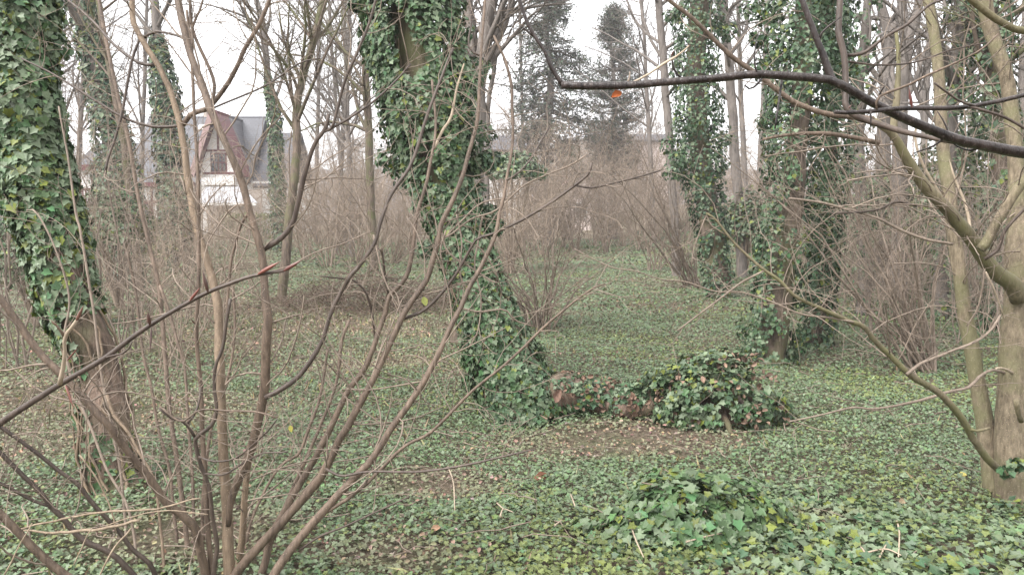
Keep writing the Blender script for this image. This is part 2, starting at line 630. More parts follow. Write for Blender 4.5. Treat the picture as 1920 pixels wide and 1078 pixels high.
def build_house():
    D = 62.0
    k = D / F

    def X(px): return (px - CX) * k

    def Z(py): return CAMZ + (400 - py) * k
    root = thing('half_timbered_house', (X(380), D, gh(X(380), D)), 'half-timbered house with grey slate roof and red steep gable', 'house')
    y0 = D
    xl, xg, xr = X(236), X(420), X(540)
    eave, ridge = Z(342), Z(217) + 0.4
    # walls
    mb = MB()
    boxm(mb, xl + .4, xr - .4, y0 + 1.2, y0 + 9, -0.3, eave + 0.1)
    part(mb, 'wall', M_WHITE, root)
    mb = MB()
    slab(mb, [(xl, y0 + .6, eave), (xg + 2, y0 + .6, eave), (xg + 2, y0 + 5, ridge), (xl, y0 + 5, ridge)], 0.2)
    slab(mb, [(xg + 2, y0 + 9.6, eave), (xl, y0 + 9.6, eave), (xl, y0 + 5.01, ridge), (xg + 2, y0 + 5.01, ridge)], 0.2)
    roof = part(mb, 'roof', M_SLATE, root)
    mb = MB()
    r2 = Z(247) + .3
    slab(mb, [(xg + 2.02, y0 + 1.0, eave - .3), (xr, y0 + 1.0, eave - .3), (xr, y0 + 5, r2), (xg + 2.02, y0 + 5, r2)], 0.2)
    slab(mb, [(xr, y0 + 9.6, eave), (xg + 2.02, y0 + 9.6, eave), (xg + 2.02, y0 + 5.01, r2), (xr, y0 + 5.01, r2)], 0.2)
    part(mb, 'roof', M_SLATE2, root, label='lower dark slate roof beside the gable')
    # skylights
    for px in (273, 347):
        mb = MB()
        t = 0.82
        yy = y0 + .6 + 4.4 * t; zz = eave + (ridge - eave) * t
        slab(mb, [(X(px) - .22, yy - .2, zz - .2), (X(px) + .22, yy - .2, zz - .2), (X(px) + .22, yy + .12, zz + .22), (X(px) - .22, yy + .12, zz + .22)], -0.06)
        part(mb, 'skylight', M_WHITE, root)
    # chimney pots on the ridge
    for px in (349, 358):
        mb = MB(); boxm(mb, X(px) - .12, X(px) + .12, y0 + 4.9, y0 + 5.14, ridge - .2, ridge + .55)
        part(mb, 'chimney_pot', M_BEIGE, root)
    # gutters / red eaves board
    mb = MB(); boxm(mb, xl, xg - 2.3, y0 + .45, y0 + .58, eave - .38, eave - .02)
    part(mb, 'eaves_board', M_REDWOOD, root)
    # half timbering on the long wall
    xs = [xl + .5 + i * 1.15 for i in range(6)]
    for x in xs:
        mb = MB(); boxm(mb, x - .09, x + .09, y0 + 1.14, y0 + 1.198, 0.4, eave - .05)
        part(mb, 'timber_post', M_REDWOOD, root)
    for z in (1.0, 2.5):
        mb = MB(); boxm(mb, xl + .4, xg - 2.2, y0 + 1.12, y0 + 1.197, z - .1, z + .1)
        part(mb, 'timber_rail', M_REDWOOD, root)
    # steep projecting gable
    gx, gw = X(421), 1.55
    apex = Z(214)
    low = Z(322)
    yg = y0 - 0.6
    mb = MB()
    mb.add([(gx - gw + .15, yg, low - .4), (gx + gw - .15, yg, low - .4), (gx + gw - .15, yg, low), (gx, yg, apex - .3), (gx - gw + .15, yg, low),
            (gx - gw + .15, y0 + 5, low - .4), (gx + gw - .15, y0 + 5, low - .4), (gx + gw - .15, y0 + 5, low), (gx, y0 + 5, apex - .3), (gx - gw + .15, y0 + 5, low)],
           [(0, 1, 2, 3, 4)])
    mb.f.append((np.array([(0, 5, 6, 1), (1, 6, 7, 2), (2, 7, 8, 3), (3, 8, 9, 4), (4, 9, 5, 0)]), False, 0))
    boxm(mb, gx - gw + .17, gx + gw - .17, yg + .02, y0 + 3, -.3, low - .39)
    part(mb, 'gable_wall', M_WHITE, root)
    for s in (-1, 1):
        mb = MB()
        q = [(gx + s * (gw + .25), yg + 2.2, low - .35), (gx + s * (gw + .25), y0 + 5, low - .35), (gx, y0 + 5, apex), (gx, yg + 2.2, apex)]
        if s < 0: q = q[::-1]
        slab(mb, q, 0.16)
        part(mb, 'gable_roof', M_SLATE2, root)
        mb = MB()
        q = [(gx + s * (gw + .3), yg - .9, low - .4), (gx + s * (gw + .3), yg + 2.19, low - .4), (gx, yg + 2.19, apex + .04), (gx, yg - .9, apex + .04)]
        if s < 0: q = q[::-1]
        slab(mb, q, 0.2)
        part(mb, 'gable_verge', M_REDTILE, root, label='red overhanging verge of the steep gable')
        mb = MB()
        beam(mb, (gx + s * (gw + .25), yg - .9, low - .5), (gx + s * 0.05, yg - .9, apex - .12), 0.42, 0.06)
        part(mb, 'bargeboard', M_REDWOOD if s > 0 else M_PALEPINK, root)
    # gable window: red mullions in a white wall
    w = MB(); boxm(w, gx - .62, gx + .62, yg - .03, yg - .004, low - .1, low + 1.35)
    win = part(w, 'window', M_REDWOOD, root)
    for i in range(4):
        for j in range(2):
            g = MB(); boxm(g, gx - .55 + i * .285, gx - .55 + i * .285 + .2, yg - .045, yg - .031, low - .02 + j * .68, low + .56 + j * .68)
            part(g, 'pane', M_GLASS, win)
    for (a, c) in (((-gw + .3, 0, .05), (gw - .3, 0, .05)), ((-1.0, 0, 1.75), (1.0, 0, 1.75)), ((0, 0, 1.8), (0, 0, apex - low - .5))):
        mb = MB(); beam(mb, (gx + a[0], yg - .002, low - .25 + a[2]), (gx + c[0], yg - .002, low - .25 + c[2]), .16, .05)
        part(mb, 'timber_rail', M_REDWOOD, root)
    # little white balcony band under the window
    mb = MB(); boxm(mb, gx - 1.2, gx + 1.3, yg - .5, yg - .01, low - 1.1, low - .55)
    part(mb, 'balcony', M_WHITE, root)
    # zinc porch canopy
    mb = MB()
    zt, zb = Z(352), Z(381)
    slab(mb, [(X(396), y0 - 2.6, zb), (X(505), y0 - 2.6, zb), (X(468), y0 - 1.2, zt), (X(402), y0 - 1.2, zt)], 0.1)
    part(mb, 'porch_roof', M_ZINC, root)
    mb = MB(); boxm(mb, X(398), X(503), y0 - 2.75, y0 - 2.61, zb - .22, zb - .02)
    part(mb, 'porch_fascia', M_WHITE, root)
    for px in (402, 430, 462, 498):
        mb = MB(); boxm(mb, X(px) - .1, X(px) + .1, y0 - 2.55, y0 - 2.35, 0, zb - .1)
        part(mb, 'porch_post', M_BEIGE, root)
    mb = MB(); boxm(mb, X(400), X(500), y0 - 1.0, y0 - .7, 0, zt - .2)
    part(mb, 'porch_wall', M_BEIGE, root)
    # windows in the long wall
    for px in (262, 300, 330, 368):
        f = MB(); boxm(f, X(px) - .5, X(px) + .5, y0 + 1.05, y0 + 1.11, 1.2, 2.4)
        fr = part(f, 'window', M_REDWOOD, root)
        for s in (-1, 1):
            g = MB(); boxm(g, X(px) + s * .23 - .18, X(px) + s * .23 + .18, y0 + 1.03, y0 + 1.049, 1.3, 2.3)
            part(g, 'pane', M_GLASS, fr)

    # side wing with the red balcony, seen between the ivy trunks
    wing = thing('white_house', (X(165), D + 3, 0), 'white house wing with red wooden balcony behind ivy trunks', 'house')
    mb = MB(); boxm(mb, X(120), X(205), D + 3, D + 9, -.3, Z(305)); part(mb, 'wall', M_WHITE, wing)
    mb = MB(); slab(mb, [(X(112), D + 2.4, Z(308)), (X(212), D + 2.4, Z(308)), (X(205), D + 6, Z(258)), (X(120), D + 6, Z(258))], .2)
    part(mb, 'roof', M_SLATE, wing)
    mb = MB(); boxm(mb, X(112), X(212), D + 2.25, D + 2.38, Z(318), Z(307)); part(mb, 'eaves_board', M_REDWOOD, wing)
    bal = MB(); boxm(bal, X(128), X(176), D + 1.6, D + 2.95, Z(385), Z(379)); balc = part(bal, 'balcony', M_REDWOOD, wing)
    mb = MB(); boxm(mb, X(128), X(176), D + 1.5, D + 1.6, Z(357), Z(352)); part(mb, 'rail', M_REDWOOD, balc)
    for i in range(9):
        mb = MB(); x = X(129 + i * 5.8); boxm(mb, x - .05, x + .05, D + 1.52, D + 1.58, Z(379), Z(356)); part(mb, 'baluster', M_REDWOOD, balc)
    mb = MB(); boxm(mb, X(169), X(174), D + 1.4, D + 1.72, Z(386), Z(350)); part(mb, 'post', M_REDWOOD, balc)
    f = MB(); boxm(f, X(140), X(160), D + 2.9, D + 2.99, Z(372), Z(330)); fr = part(f, 'window', M_REDWOOD, wing)
    g = MB(); boxm(g, X(142), X(158), D + 2.87, D + 2.899, Z(370), Z(332)); part(g, 'pane', M_GLASS, fr)


build_house()


def far_house(px0, px1, pyr, pye, D, wall, roof, label, gable=False):
    k = D / F
    X = lambda p: (p - CX) * k
    Z = lambda p: CAMZ + (400 - p) * k
    root = thing('far_house', (X((px0 + px1) / 2), D, 0), label, 'house')
    x0, x1 = X(px0), X(px1)
    ze, zr = Z(pye), Z(pyr)
    mb = MB(); boxm(mb, x0, x1, D, D + 8, -.5, ze)
    if gable:
        xm = (x0 + x1) / 2
        mb.add([(x0, D - .001, ze), (x1, D - .001, ze), (xm, D - .001, zr - .2), (x0, D + 8, ze), (x1, D + 8, ze), (xm, D + 8, zr - .2)], [(0, 1, 2), (5, 4, 3)])
    part(mb, 'wall', wall, root)
    mb = MB()
    if gable:
        xm = (x0 + x1) / 2
        slab(mb, [(x1 + .4, D - .5, ze - .2), (x1 + .4, D + 8.4, ze - .2), (xm, D + 8.4, zr), (xm, D - .5, zr)], .2)
        slab(mb, [(xm, D - .5, zr), (xm, D + 8.4, zr), (x0 - .4, D + 8.4, ze - .2), (x0 - .4, D - .5, ze - .2)], .2)
    else:
        slab(mb, [(x0 - .4, D - .4, ze), (x1 + .4, D - .4, ze), (x1 + .4, D + 4, zr), (x0 - .4, D + 4, zr)], .2)
        slab(mb, [(x1 + .4, D + 8.4, ze), (x0 - .4, D + 8.4, ze), (x0 - .4, D + 4.01, zr), (x1 + .4, D + 4.01, zr)], .2)
    part(mb, 'roof', roof, root)
    n = max(1, int((x1 - x0) / 2.6))
    for i in range(n):
        xc = x0 + (i + .5) * (x1 - x0) / n
        for z in (1.2, 3.9):
            if z + 1.3 > ze: continue
            f = MB(); boxm(f, xc - .5, xc + .5, D - .06, D - .003, z, z + 1.3); fr = part(f, 'window', M_WHITE, root)
            for s in (-1, 1):
                g = MB(); boxm(g, xc + s * .23 - .19, xc + s * .23 + .19, D - .08, D - .061, z + .08, z + 1.22); part(g, 'pane', M_GLASS, fr)
    return root


far_house(900, 985, 250, 283, 78, M_WHITE, M_SLATE, 'white house with blue-grey roof right of the leaning ivy trunk')
far_house(1068, 1130, 240, 262, 95, M_BEIGE, M_ZINC, 'low house with whitish roof between the two conifers')
far_house(1172, 1256, 248, 266, 84, M_PINKWALL, M_SLATE2, 'pinkish house behind the brown thicket beside the thin straight trunk')
far_house(1070, 1108, 312, 340, 66, M_PINKWALL, M_PALEPINK, 'narrow pale gable glimpsed through the brown thicket', gable=True)

# garden hedge in front of the house


def leaf_box(px0, px1, py0, py1, D, depth, n, size, name, label, cat, base, yellow=0.3, group=None):
    k = D / F
    root_p = np.array([((px0 + px1) / 2 - CX) * k, D + depth / 2, 0])
    root_p[2] = gh(root_p[0], root_p[1])
    root = thing(name, root_p, label, cat, group)
    x0, x1 = (px0 - CX) * k, (px1 - CX) * k
    z0, z1 = CAMZ + (400 - py1) * k, CAMZ + (400 - py0) * k
    z0 = min(z0, root_p[2])
    p = rng.uniform(size=(n, 3))
    f = rng.integers(0, 4, n)
    p[f == 0, 1] *= 0.12; p[f == 1, 2] = 1 - 0.12 * p[f == 1, 2]; p[f == 2, 0] *= 0.1
    q = np.stack([x0 + (x1 - x0) * p[:, 0], D + depth * p[:, 1], z0 + (z1 - z0) * p[:, 2]], -1)
    q += rng.normal(size=q.shape) * 0.10
    q[:, 2] += 0.25 * (fbm(q[:, 0] * 1.3, q[:, 1], 4) - 0.5) * p[:, 2]
    mb = MB()
    leaves(mb, q, rand_unit(n) + np.array([0, -.4, .5]), rand_unit(n), rng.uniform(.6, 1.3, n) * size, ivy_tint(n, yellow, .2, base), DIA, DIA_F)
    part(mb, 'foliage', M_IVY, root, 'stuff')
    mb = MB()
    m = 26
    P = np.zeros((m, 4, 3))
    P[:, :, 0] = rng.uniform(x0 + .05, x1 - .05, (m, 1)) + rng.normal(size=(m, 4)) * .08
    P[:, :, 1] = D + rng.uniform(.2, .8, (m, 1)) * depth + rng.normal(size=(m, 4)) * .08
    P[:, :, 2] = np.linspace(z0 - .05, z0 + (z1 - z0) * .85, 4)[None]
    tubes(mb, P, np.linspace(.03, .01, 4)[None].repeat(m, 0), 4)
    part(mb, 'branches', M_BRUSH, root, 'stuff')
    return root


leaf_box(418, 560, 404, 436, 50, 1.4, 3800, .14, 'hedge', 'clipped bright green hedge below the house porch', 'hedge', (0.085, 0.125, 0.025), .45)
leaf_box(246, 312, 418, 470, 34, 1.4, 2200, .12, 'hedge', 'yellow-green hedge below the white house wall', 'hedge', (0.110, 0.150, 0.025), .6)

# ================================================================== TREES
from mathutils import Matrix, Vector


def trace(pts, w, d, n=None, wobble=0.0, nodes=0.03):
    """pixel path + depth -> world centre line and radii (w = width in photo pixels)"""
    a = np.array(pts, float)
    seg = np.linalg.norm(np.diff(a, axis=0), axis=1)
    s = np.concatenate([[0], np.cumsum(seg)]) / max(seg.sum(), 1e-6)
    dd = np.interp(s, np.linspace(0, 1, len(d)), d)
    ww = np.interp(s, np.linspace(0, 1, len(w)), w)
    q = np.column_stack([a, dd, ww])
    if n is None:
        n = int(np.clip(seg.sum() / 13, 5, 70))
    c = catmull(q, n)
    P = np.array([at(x, y, z) for x, y, z, _ in c])
    Rr = np.maximum(c[:, 3], 0.8) / 2 / F * c[:, 2]
    if wobble:
        jit = np.stack([np.convolve(rng.normal(size=n + 4), np.ones(5) / 2.4, 'valid') for _ in range(3)], -1)
        P[1:-1] += (jit * wobble)[1:-1] * np.minimum(Rr[1:-1, None], .02)
    Rr = Rr * (1 + nodes * np.convolve(rng.normal(size=n + 4), np.ones(5) / 2.6, 'valid'))
    return P, Rr


def to_ground(P, Rr, flare=1.25):
    g = gh(P[0, 0], P[0, 1])
    if P[0, 2] > g - 0.05:
        k = max(2, int((P[0, 2] - g + .1) / 0.4) + 1)
        dirn = norm(P[0] - P[1]); dirn[2] = min(dirn[2], -0.4)
        zs = np.linspace(P[0, 2], g - 0.12, k + 1)[1:]
        ext = np.array([P[0] + dirn / dirn[2] * (z - P[0, 2]) * np.array([.5, .5, 1]) for z in zs])
        P = np.vstack([ext[::-1], P])
        Rr = np.concatenate([np.full(k, Rr[0]), Rr])
    Rr = Rr.copy()
    Rr[0] *= flare
    if len(Rr) > 1: Rr[1] *= 1 + (flare - 1) * .4
    return P, Rr


LEAF_MESH = {}


def leaf_templates(kind='ivy', n=10, **kw):
    key = (kind, n)
    if key not in LEAF_MESH:
        ms = []
        T = ivy_tint(n, **kw)
        for i in range(n):
            sh = IVY.copy(); sh[:, 1] -= 0.4
            sh[:, 2] *= rng.uniform(.6, 2.2); sh[:, 0] *= rng.uniform(.85, 1.15)
            mb = MB().add(sh, IVY_F, T[i])
            ms.append(mb.mesh('ivy_leaf', M_IVY))
        LEAF_MESH[key] = ms
    return LEAF_MESH[key]


def leaf_objects(parent, origin, pos, nrm, tip, size, templates):
    x, y, z = frames(nrm, tip)
    for i in range(len(pos)):
        o = bpy.data.objects.new('ivy_leaf', templates[i % len(templates)])
        COL.objects.link(o)
        o.parent = parent
        s = size[i]
        p = pos[i] - origin
        o.matrix_basis = Matrix(((x[i, 0] * s, y[i, 0] * s, z[i, 0] * s, p[0]), (x[i, 1] * s, y[i, 1] * s, z[i, 1] * s, p[1]),
                                 (x[i, 2] * s, y[i, 2] * s, z[i, 2] * s, p[2]), (0, 0, 0, 1)))


def ivy_shell(P, shell, n, size, hole=0.32, seed=1, mask=None, clump=0.55, out=0.35):
    """leaf frames over an ivy-clad axis. shell: ivy radius at each axis point"""
    K = len(P)
    tg = norm(np.gradient(P, axis=0))
    cum = np.concatenate([[0], np.cumsum(np.linalg.norm(np.diff(P, axis=0), axis=1))])
    wgt = np.interp(np.linspace(0, 1, 400), cum / cum[-1], shell)
    cdf = np.cumsum(wgt); cdf /= cdf[-1]
    s = np.interp(rng.uniform(size=n), cdf, np.linspace(0, 1, 400)) * cum[-1]
    pos = np.stack([np.interp(s, cum, P[:, i]) for i in range(3)], -1)
    t = norm(np.stack([np.interp(s, cum, tg[:, i]) for i in range(3)], -1))
    r = np.interp(s, cum, shell)
    e2 = np.array([0, -1.0, 0]) - (t @ np.array([0, -1.0, 0]))[:, None] * t
    e2 = norm(e2); e1 = norm(np.cross(t, e2)); e1 *= np.sign(e1[:, 0:1] + 1e-9)
    th = rng.uniform(0, 2 * math.pi, n)
    rad = e1 * np.cos(th)[:, None] + e2 * np.sin(th)[:, None]
    u = s / max(shell.mean() * 1.6, .12)
    bul = fbm(u * 1.0 + 31 * seed, np.cos(th) * 1.4 + np.sin(th) * 0.9 + 5, seed, 3)
    bul2 = fbm(u * 2.6 + 11 * seed, np.cos(th) * 2.9 - np.sin(th) * 2.3 + 9, seed + 5, 2)
    rr = 0.80 * r * (1 - clump * 0.55 + clump * 1.1 * (0.6 * bul + 0.4 * bul2)) * rng.uniform(0.78, 1.08, n)
    keep = (bul2 * .6 + bul * .4) > hole
    if mask is not None:
        keep &= rng.uniform(size=n) < mask(s / cum[-1], np.cos(th), np.sin(th))
    p = pos + rad * rr[:, None]
    nr = rad + np.array([0, 0, out]) + rng.normal(size=(n, 3)) * 0.32
    tip = np.array([0, 0, -1.0]) + rng.normal(size=(n, 3)) * 0.55
    sz = size * rng.uniform(0.42, 1.35, n)
    return p[keep], nr[keep], tip[keep], sz[keep], bul[keep]


def ivy_part(root, P, shell, n, size, far=False, singles=0, yellow=0.08, pale=0.3, base=(0.045, 0.085, 0.040), **kw):
    p, nr, tip, sz, bul = ivy_shell(P, np.asarray(shell, float), n, size, **kw)
    tint = ivy_tint(len(p), yellow, pale, base)
    mb = MB()
    sel = np.zeros(len(p), bool)
    if singles:
        # those that show largest: facing the camera, near, in frame
        v = CAM - p
        dist = np.linalg.norm(v, axis=1)
        face = (norm(nr) * norm(v)).sum(1)
        q = p - CAM
        zc = q @ FWD
        px = CX + F * (q @ RGT) / zc; py = CY - F * (q @ UPV) / zc
        inside = (px > 5) & (px < 1915) & (py > 5) & (py < 1073)
        score = sz / dist * np.clip(face, 0.02, 1) * inside * (1 + 0.6 * (p - P.mean(0))[:, 1] * -1)
        sel[np.argsort(-score)[:singles]] = True
    if far:
        leaves(mb, p[~sel], nr[~sel], tip[~sel], sz[~sel], tint[~sel], DIA, DIA_F)
    else:
        leaves(mb, p[~sel], nr[~sel], tip[~sel], sz[~sel], tint[~sel])
    o = part(mb, 'ivy', M_IVY, root, 'stuff')
    if singles:
        leaf_objects(o, np.array(root.location), p[sel], nr[sel], tip[sel], sz[sel], leaf_templates('ivy', 12, yellow=yellow, pale=pale, base=base))
    return o


def ivy_sprays(root, centres, rad, n, size, mat_wood=None, far=False, yellow=.08, pale=.3, base=(0.045, 0.085, 0.040)):
    """bushy flowering-ivy clumps standing off the trunk"""
    mb = MB()
    for c, r in zip(centres, rad):
        u = rand_unit(n); rr = rng.uniform(.35, 1, n) ** .6
        p = c + u * (r * rr)[:, None] * np.array([1, 1, .8])
        leaves(mb, p, u + np.array([0, 0, .45]) + rng.normal(size=(n, 3)) * .4, rng.normal(size=(n, 3)) + u + np.array([0, 0, -.6]), size * rng.uniform(.6, 1.25, n), ivy_tint(n, yellow, pale, base),
               DIA if far else IVY, DIA_F if far else IVY_F)
    return part(mb, 'ivy_spray', M_IVY, root, 'stuff')


def limbs_part(root, P, Rr, mat, n1=10, n2=8, n3=5, L1=(1.5, 3.5), L2=(.5, 1.4), L3=(.2, .6), t1=(.35, .98), ang=(30, 60), up=.5, sides=4, minr=.004, joined=False):
    p1, r1 = grow(P[None], Rr[None], n1, t1, ang, L1, 7, .5, up, .10, minr * 1.6)
    if joined:
        mb = MB(); tubes(mb, p1, r1, sides); lm = part(mb, 'limbs', mat, root, 'stuff')
    else:
        for q in range(len(p1)):
            mb = MB(); tubes(mb, p1[q], r1[q], sides); lm = part(mb, 'limb', mat, root)
    if n2:
        p2, r2 = grow(p1, r1, n2, (.2, .98), (30, 65), L2, 5, .5, .25, .14, minr)
        mb = MB(); tubes(mb, p2, r2, 3)
        if n3:
            p3, r3 = grow(p2, r2, n3, (.15, .98), (25, 65), L3, 4, .6, .15, .16, minr * .7)
            tubes(mb, p3, r3, 3)
        part(mb, 'twigs', mat, root, 'stuff')
    return lm


def bare_tree(label, pts, w, d, mat, name='bare_tree', cat='tree', group=None, limbs=True, sides=8, **kw):
    P, Rr = trace(pts, w, d, wobble=.5, nodes=.02)
    P, Rr = to_ground(P, Rr)
    base = np.array([P[0, 0], P[0, 1], gh(P[0, 0], P[0, 1])])
    root = thing(name, base, label, cat, group)
    mb = MB(); tubes(mb, P, Rr, sides, cap=True)
    part(mb, 'trunk', mat, root)
    if limbs:
        limbs_part(root, P, Rr, mat, **kw)
    return root, P, Rr


# ---- A: ivy trunk at the left edge, close
root, P, Rr = bare_tree('thick ivy-clad trunk at left edge, lower bark bare and reddish brown',
                        [(225, 940), (208, 860), (190, 760), (172, 660), (138, 560), (104, 450), (68, 330), (42, 190), (30, 40), (20, -140), (10, -420)],
                        (112, 92, 84, 82, 80, 76, 72, 66, 60), (4.65, 4.7, 4.9), M_TRUNK_RED, name='ivy_tree', sides=16, n1=5, n2=5, n3=3, t1=(.75, .98), minr=.003)
K = len(P)
s = np.linspace(0, 1, K)
sh = np.interp(s, [0, .1, .2, .27, .36, .5, .7, 1], [.19, .18, .18, .20, .23, .26, .28, .27])


def maskA(s, c, e):
    # upper trunk fully clad; below, a strip on the left side and a patch at the foot
    left = np.clip(-c * 1.6 + .25, 0, 1)
    return np.where(s > .33, 1.0, np.where(s > .24, np.clip(.35 + left, 0, 1), np.where(s > .09, left * 1.1, .5 + .5 * (s < .05))))


ivy_part(root, P, sh, 20000, .052, singles=300, mask=maskA, seed=2, hole=.26, yellow=.10, pale=.48, base=(.068, .115, .050), out=.25)
cs = [at(96, 90, 4.75), at(85, 150, 4.7), at(100, 340, 4.65), at(128, 410, 4.65), at(140, 470, 4.65), at(50, 30, 4.6), at(90, 50, 4.75)]
ivy_sprays(root, cs, [.13, .11, .10, .10, .09, .16, .10], 70, .050, yellow=.15, pale=.4)

root_a, P_a, R_a = root, P, Rr
# ---- B: big leaning ivy trunk in the middle
root, P, Rr = bare_tree('big leaning trunk wrapped in dark bushy ivy, centre of the picture',
                        [(985, 790), (962, 720), (935, 640), (905, 560), (872, 475), (845, 390), (822, 300), (800, 200), (780, 90), (768, -30), (755, -260), (748, -520)],
                        (130, 100, 88, 82, 78, 74, 70, 66, 60, 54), (6.5, 6.6, 6.9), M_TRUNK, name='ivy_tree', sides=14, n1=8, n2=6, n3=3, t1=(.78, .98), minr=.004)
K = len(P); s = np.linspace(0, 1, K)
sh = np.interp(s, [0, .04, .12, .2, .27, .33, .40, .47, .56, .65, .75, 1], [.46, .40, .34, .28, .28, .32, .38, .50, .52, .48, .44, .40])
ivy_part(root, P, sh, 42000, .044, singles=300, seed=4, hole=.38, clump=.9, yellow=.05, pale=.36, base=(.060, .108, .048))
cs, rd = [], []
for (px, py, r) in [(735, 250, .3), (720, 300, .22), (760, 330, .28), (905, 255, .26), (915, 310, .2), (890, 360, .22), (935, 300, .16), (720, 60, .26),
                    (700, 120, .2), (850, 60, .25), (880, 130, .25), (740, 180, .3), (900, 420, .22), (945, 425, .14), (795, 390, .2), (770, 290, .3),
                    (830, 350, .3), (690, 20, .2), (860, 180, .3), (930, 400, .16), (660, 10, .1), (800, 470, .16), (850, 250, .3)]:
    cs.append(at(815 + (px - 815) * .86 if py > 150 else px + 8, py, 6.8 + rng.uniform(-.25, .25))); rd.append(r * .72)
ivy_sprays(root, cs, rd, 170, .044, yellow=.07, pale=.35)

kk = int(len(P) * .36)
ivy_part(root, P[:kk], sh[:kk] * .92, 12000, .040, seed=44, hole=.22, clump=.6, yellow=.05, pale=.40, base=(.058, .102, .05))


def vines(root, P, Rr, n, off=1.08, r0=.007, upto=.6, mat=M_STEM_PALE):
    # old woody ivy stems winding up the bark
    tg = norm(np.gradient(P, axis=0))
    e2 = norm(np.array([0, -1., 0]) - (tg @ np.array([0, -1., 0]))[:, None] * tg); e1 = np.cross(tg, e2)
    K = int(len(P) * upto)
    for i in range(n):
        th = rng.uniform(0, 3.14) + np.cumsum(rng.normal(size=K) * .12)
        k1 = int(K * rng.uniform(.55, 1))
        Q = P[:K] + (e1[:K] * np.cos(th)[:, None] + e2[:K] * np.sin(th)[:, None]) * (Rr[:K] * off)[:, None]
        mb = MB(); tubes(mb, Q[:k1], np.linspace(1, .5, k1) * r0 * rng.uniform(.6, 1.4), 6); part(mb, 'ivy_stem', mat, root)


vines(root, P, Rr, 6)
vines(root_a, P_a, R_a, 8, r0=.008, upto=.5)

# ---- C1, C2: ivy trees right of centre
root, P, Rr = bare_tree('distant ivy-clad trunk standing left of the two right-hand ivy trees',
                        [(1350, 560), (1340, 480), (1325, 380), (1312, 280), (1306, 150), (1310, 20), (1312, -150), (1312, -350)],
                        (46, 38, 36, 34, 32, 28), (15.0, 15.2), M_TRUNK, name='ivy_tree', sides=10, n1=7, n2=6, n3=3, t1=(.7, .98))
K = len(P); s = np.linspace(0, 1, K)
ivy_part(root, P, np.interp(s, [0, .1, .2, .3, .4, .55, .7, 1], [.34, .36, .42, .62, .56, .52, .5, .44]), 13000, .072, far=True, seed=7, hole=.40, clump=.95, pale=.22, base=(.040, .074, .036), yellow=.04)
ivy_sprays(root, [at(1260, 275, 15), at(1275, 300, 14.8), at(1355, 260, 15), at(1290, 230, 14.7), at(1265, 320, 14.9), at(1365, 60, 15), at(1262, 30, 15)],
           [.32, .3, .25, .32, .28, .25, .2], 120, .078, far=True)

root, P, Rr = bare_tree('ivy tree with bare brown stem strip and loose dark ivy, right of centre',
                        [(1432, 695), (1440, 640), (1455, 560), (1470, 460), (1486, 360), (1498, 250), (1503, 130), (1508, 0), (1512, -200), (1515, -450)],
                        (66, 50, 38, 30, 27, 25, 24), (8.7, 8.8), M_TRUNK, name='ivy_tree', sides=12, n1=7, n2=6, n3=3, t1=(.7, .98))
K = len(P); s = np.linspace(0, 1, K)


def maskC(s, c, e):
    strip = (e > .2) & (c > .0) & (c < .7)
    return np.where(strip, np.where(s < .25, .45, .12), .9)


ivy_part(root, P, np.interp(s, [0, .1, .25, .4, .55, .7, 1], [.40, .36, .36, .42, .46, .50, .44]), 21000, .048, mask=maskC, singles=150, seed=12, hole=.45, clump=1.0, yellow=.07, pale=.22, base=(.042, .078, .036))
cs, rd = [], []
for (px, py, r) in [(1440, 30, .26), (1410, 20, .2), (1455, 90, .28), (1430, 130, .2), (1420, 75, .14), (1460, 180, .25), (1440, 230, .18), (1560, 60, .25), (1450, 290, .22),
                    (1470, 330, .2), (1550, 310, .26), (1570, 350, .2), (1540, 250, .24), (1580, 130, .25), (1540, 380, .22), (1530, 470, .18), (1520, 560, .2), (1400, 620, .2), (1545, 420, .16), (1430, 470, .16), (1425, 540, .16)]:
    cs.append(at(px, py, 8.85 + rng.uniform(-.2, .4))); rd.append(r * .85)
ivy_sprays(root, cs, rd, 140, .048, yellow=.08, pale=.22, base=(.042, .078, .036))
root_c2 = root
root, P, Rr = bare_tree('dark ivy-clad stem close beside the brown-stemmed ivy tree', [(1530, 640), (1538, 540), (1548, 430), (1556, 320), (1560, 200), (1556, 80), (1552, -40), (1550, -300)], (30, 26, 24, 22, 20), (9.6, 9.7), M_TRUNK, name='ivy_tree', sides=10, n1=6, n2=6, n3=3, t1=(.7, .98))
ivy_part(root, P, np.interp(np.linspace(0, 1, len(P)), [0, .2, .4, .6, 1], [.26, .26, .34, .38, .34]), 9000, .068, seed=15, hole=.34, clump=.85, yellow=.08, pale=.25, base=(.042, .08, .038), far=True)
root = root_c2
# old ivy stems climbing the trunk
for pts, w in (([(1440, 690), (1443, 640), (1441, 590), (1448, 540)], (7, 5)), ([(1462, 640), (1470, 560), (1492, 470), (1500, 380)], (8, 6)), ([(1425, 600), (1438, 520), (1450, 440)], (6, 4))):
    p, r = trace(pts, [q * .6 for q in w], (8.48, 8.55), wobble=.8)
    mb = MB(); tubes(mb, p, r, 6); part(mb, 'ivy_stem', M_TRUNK, root)

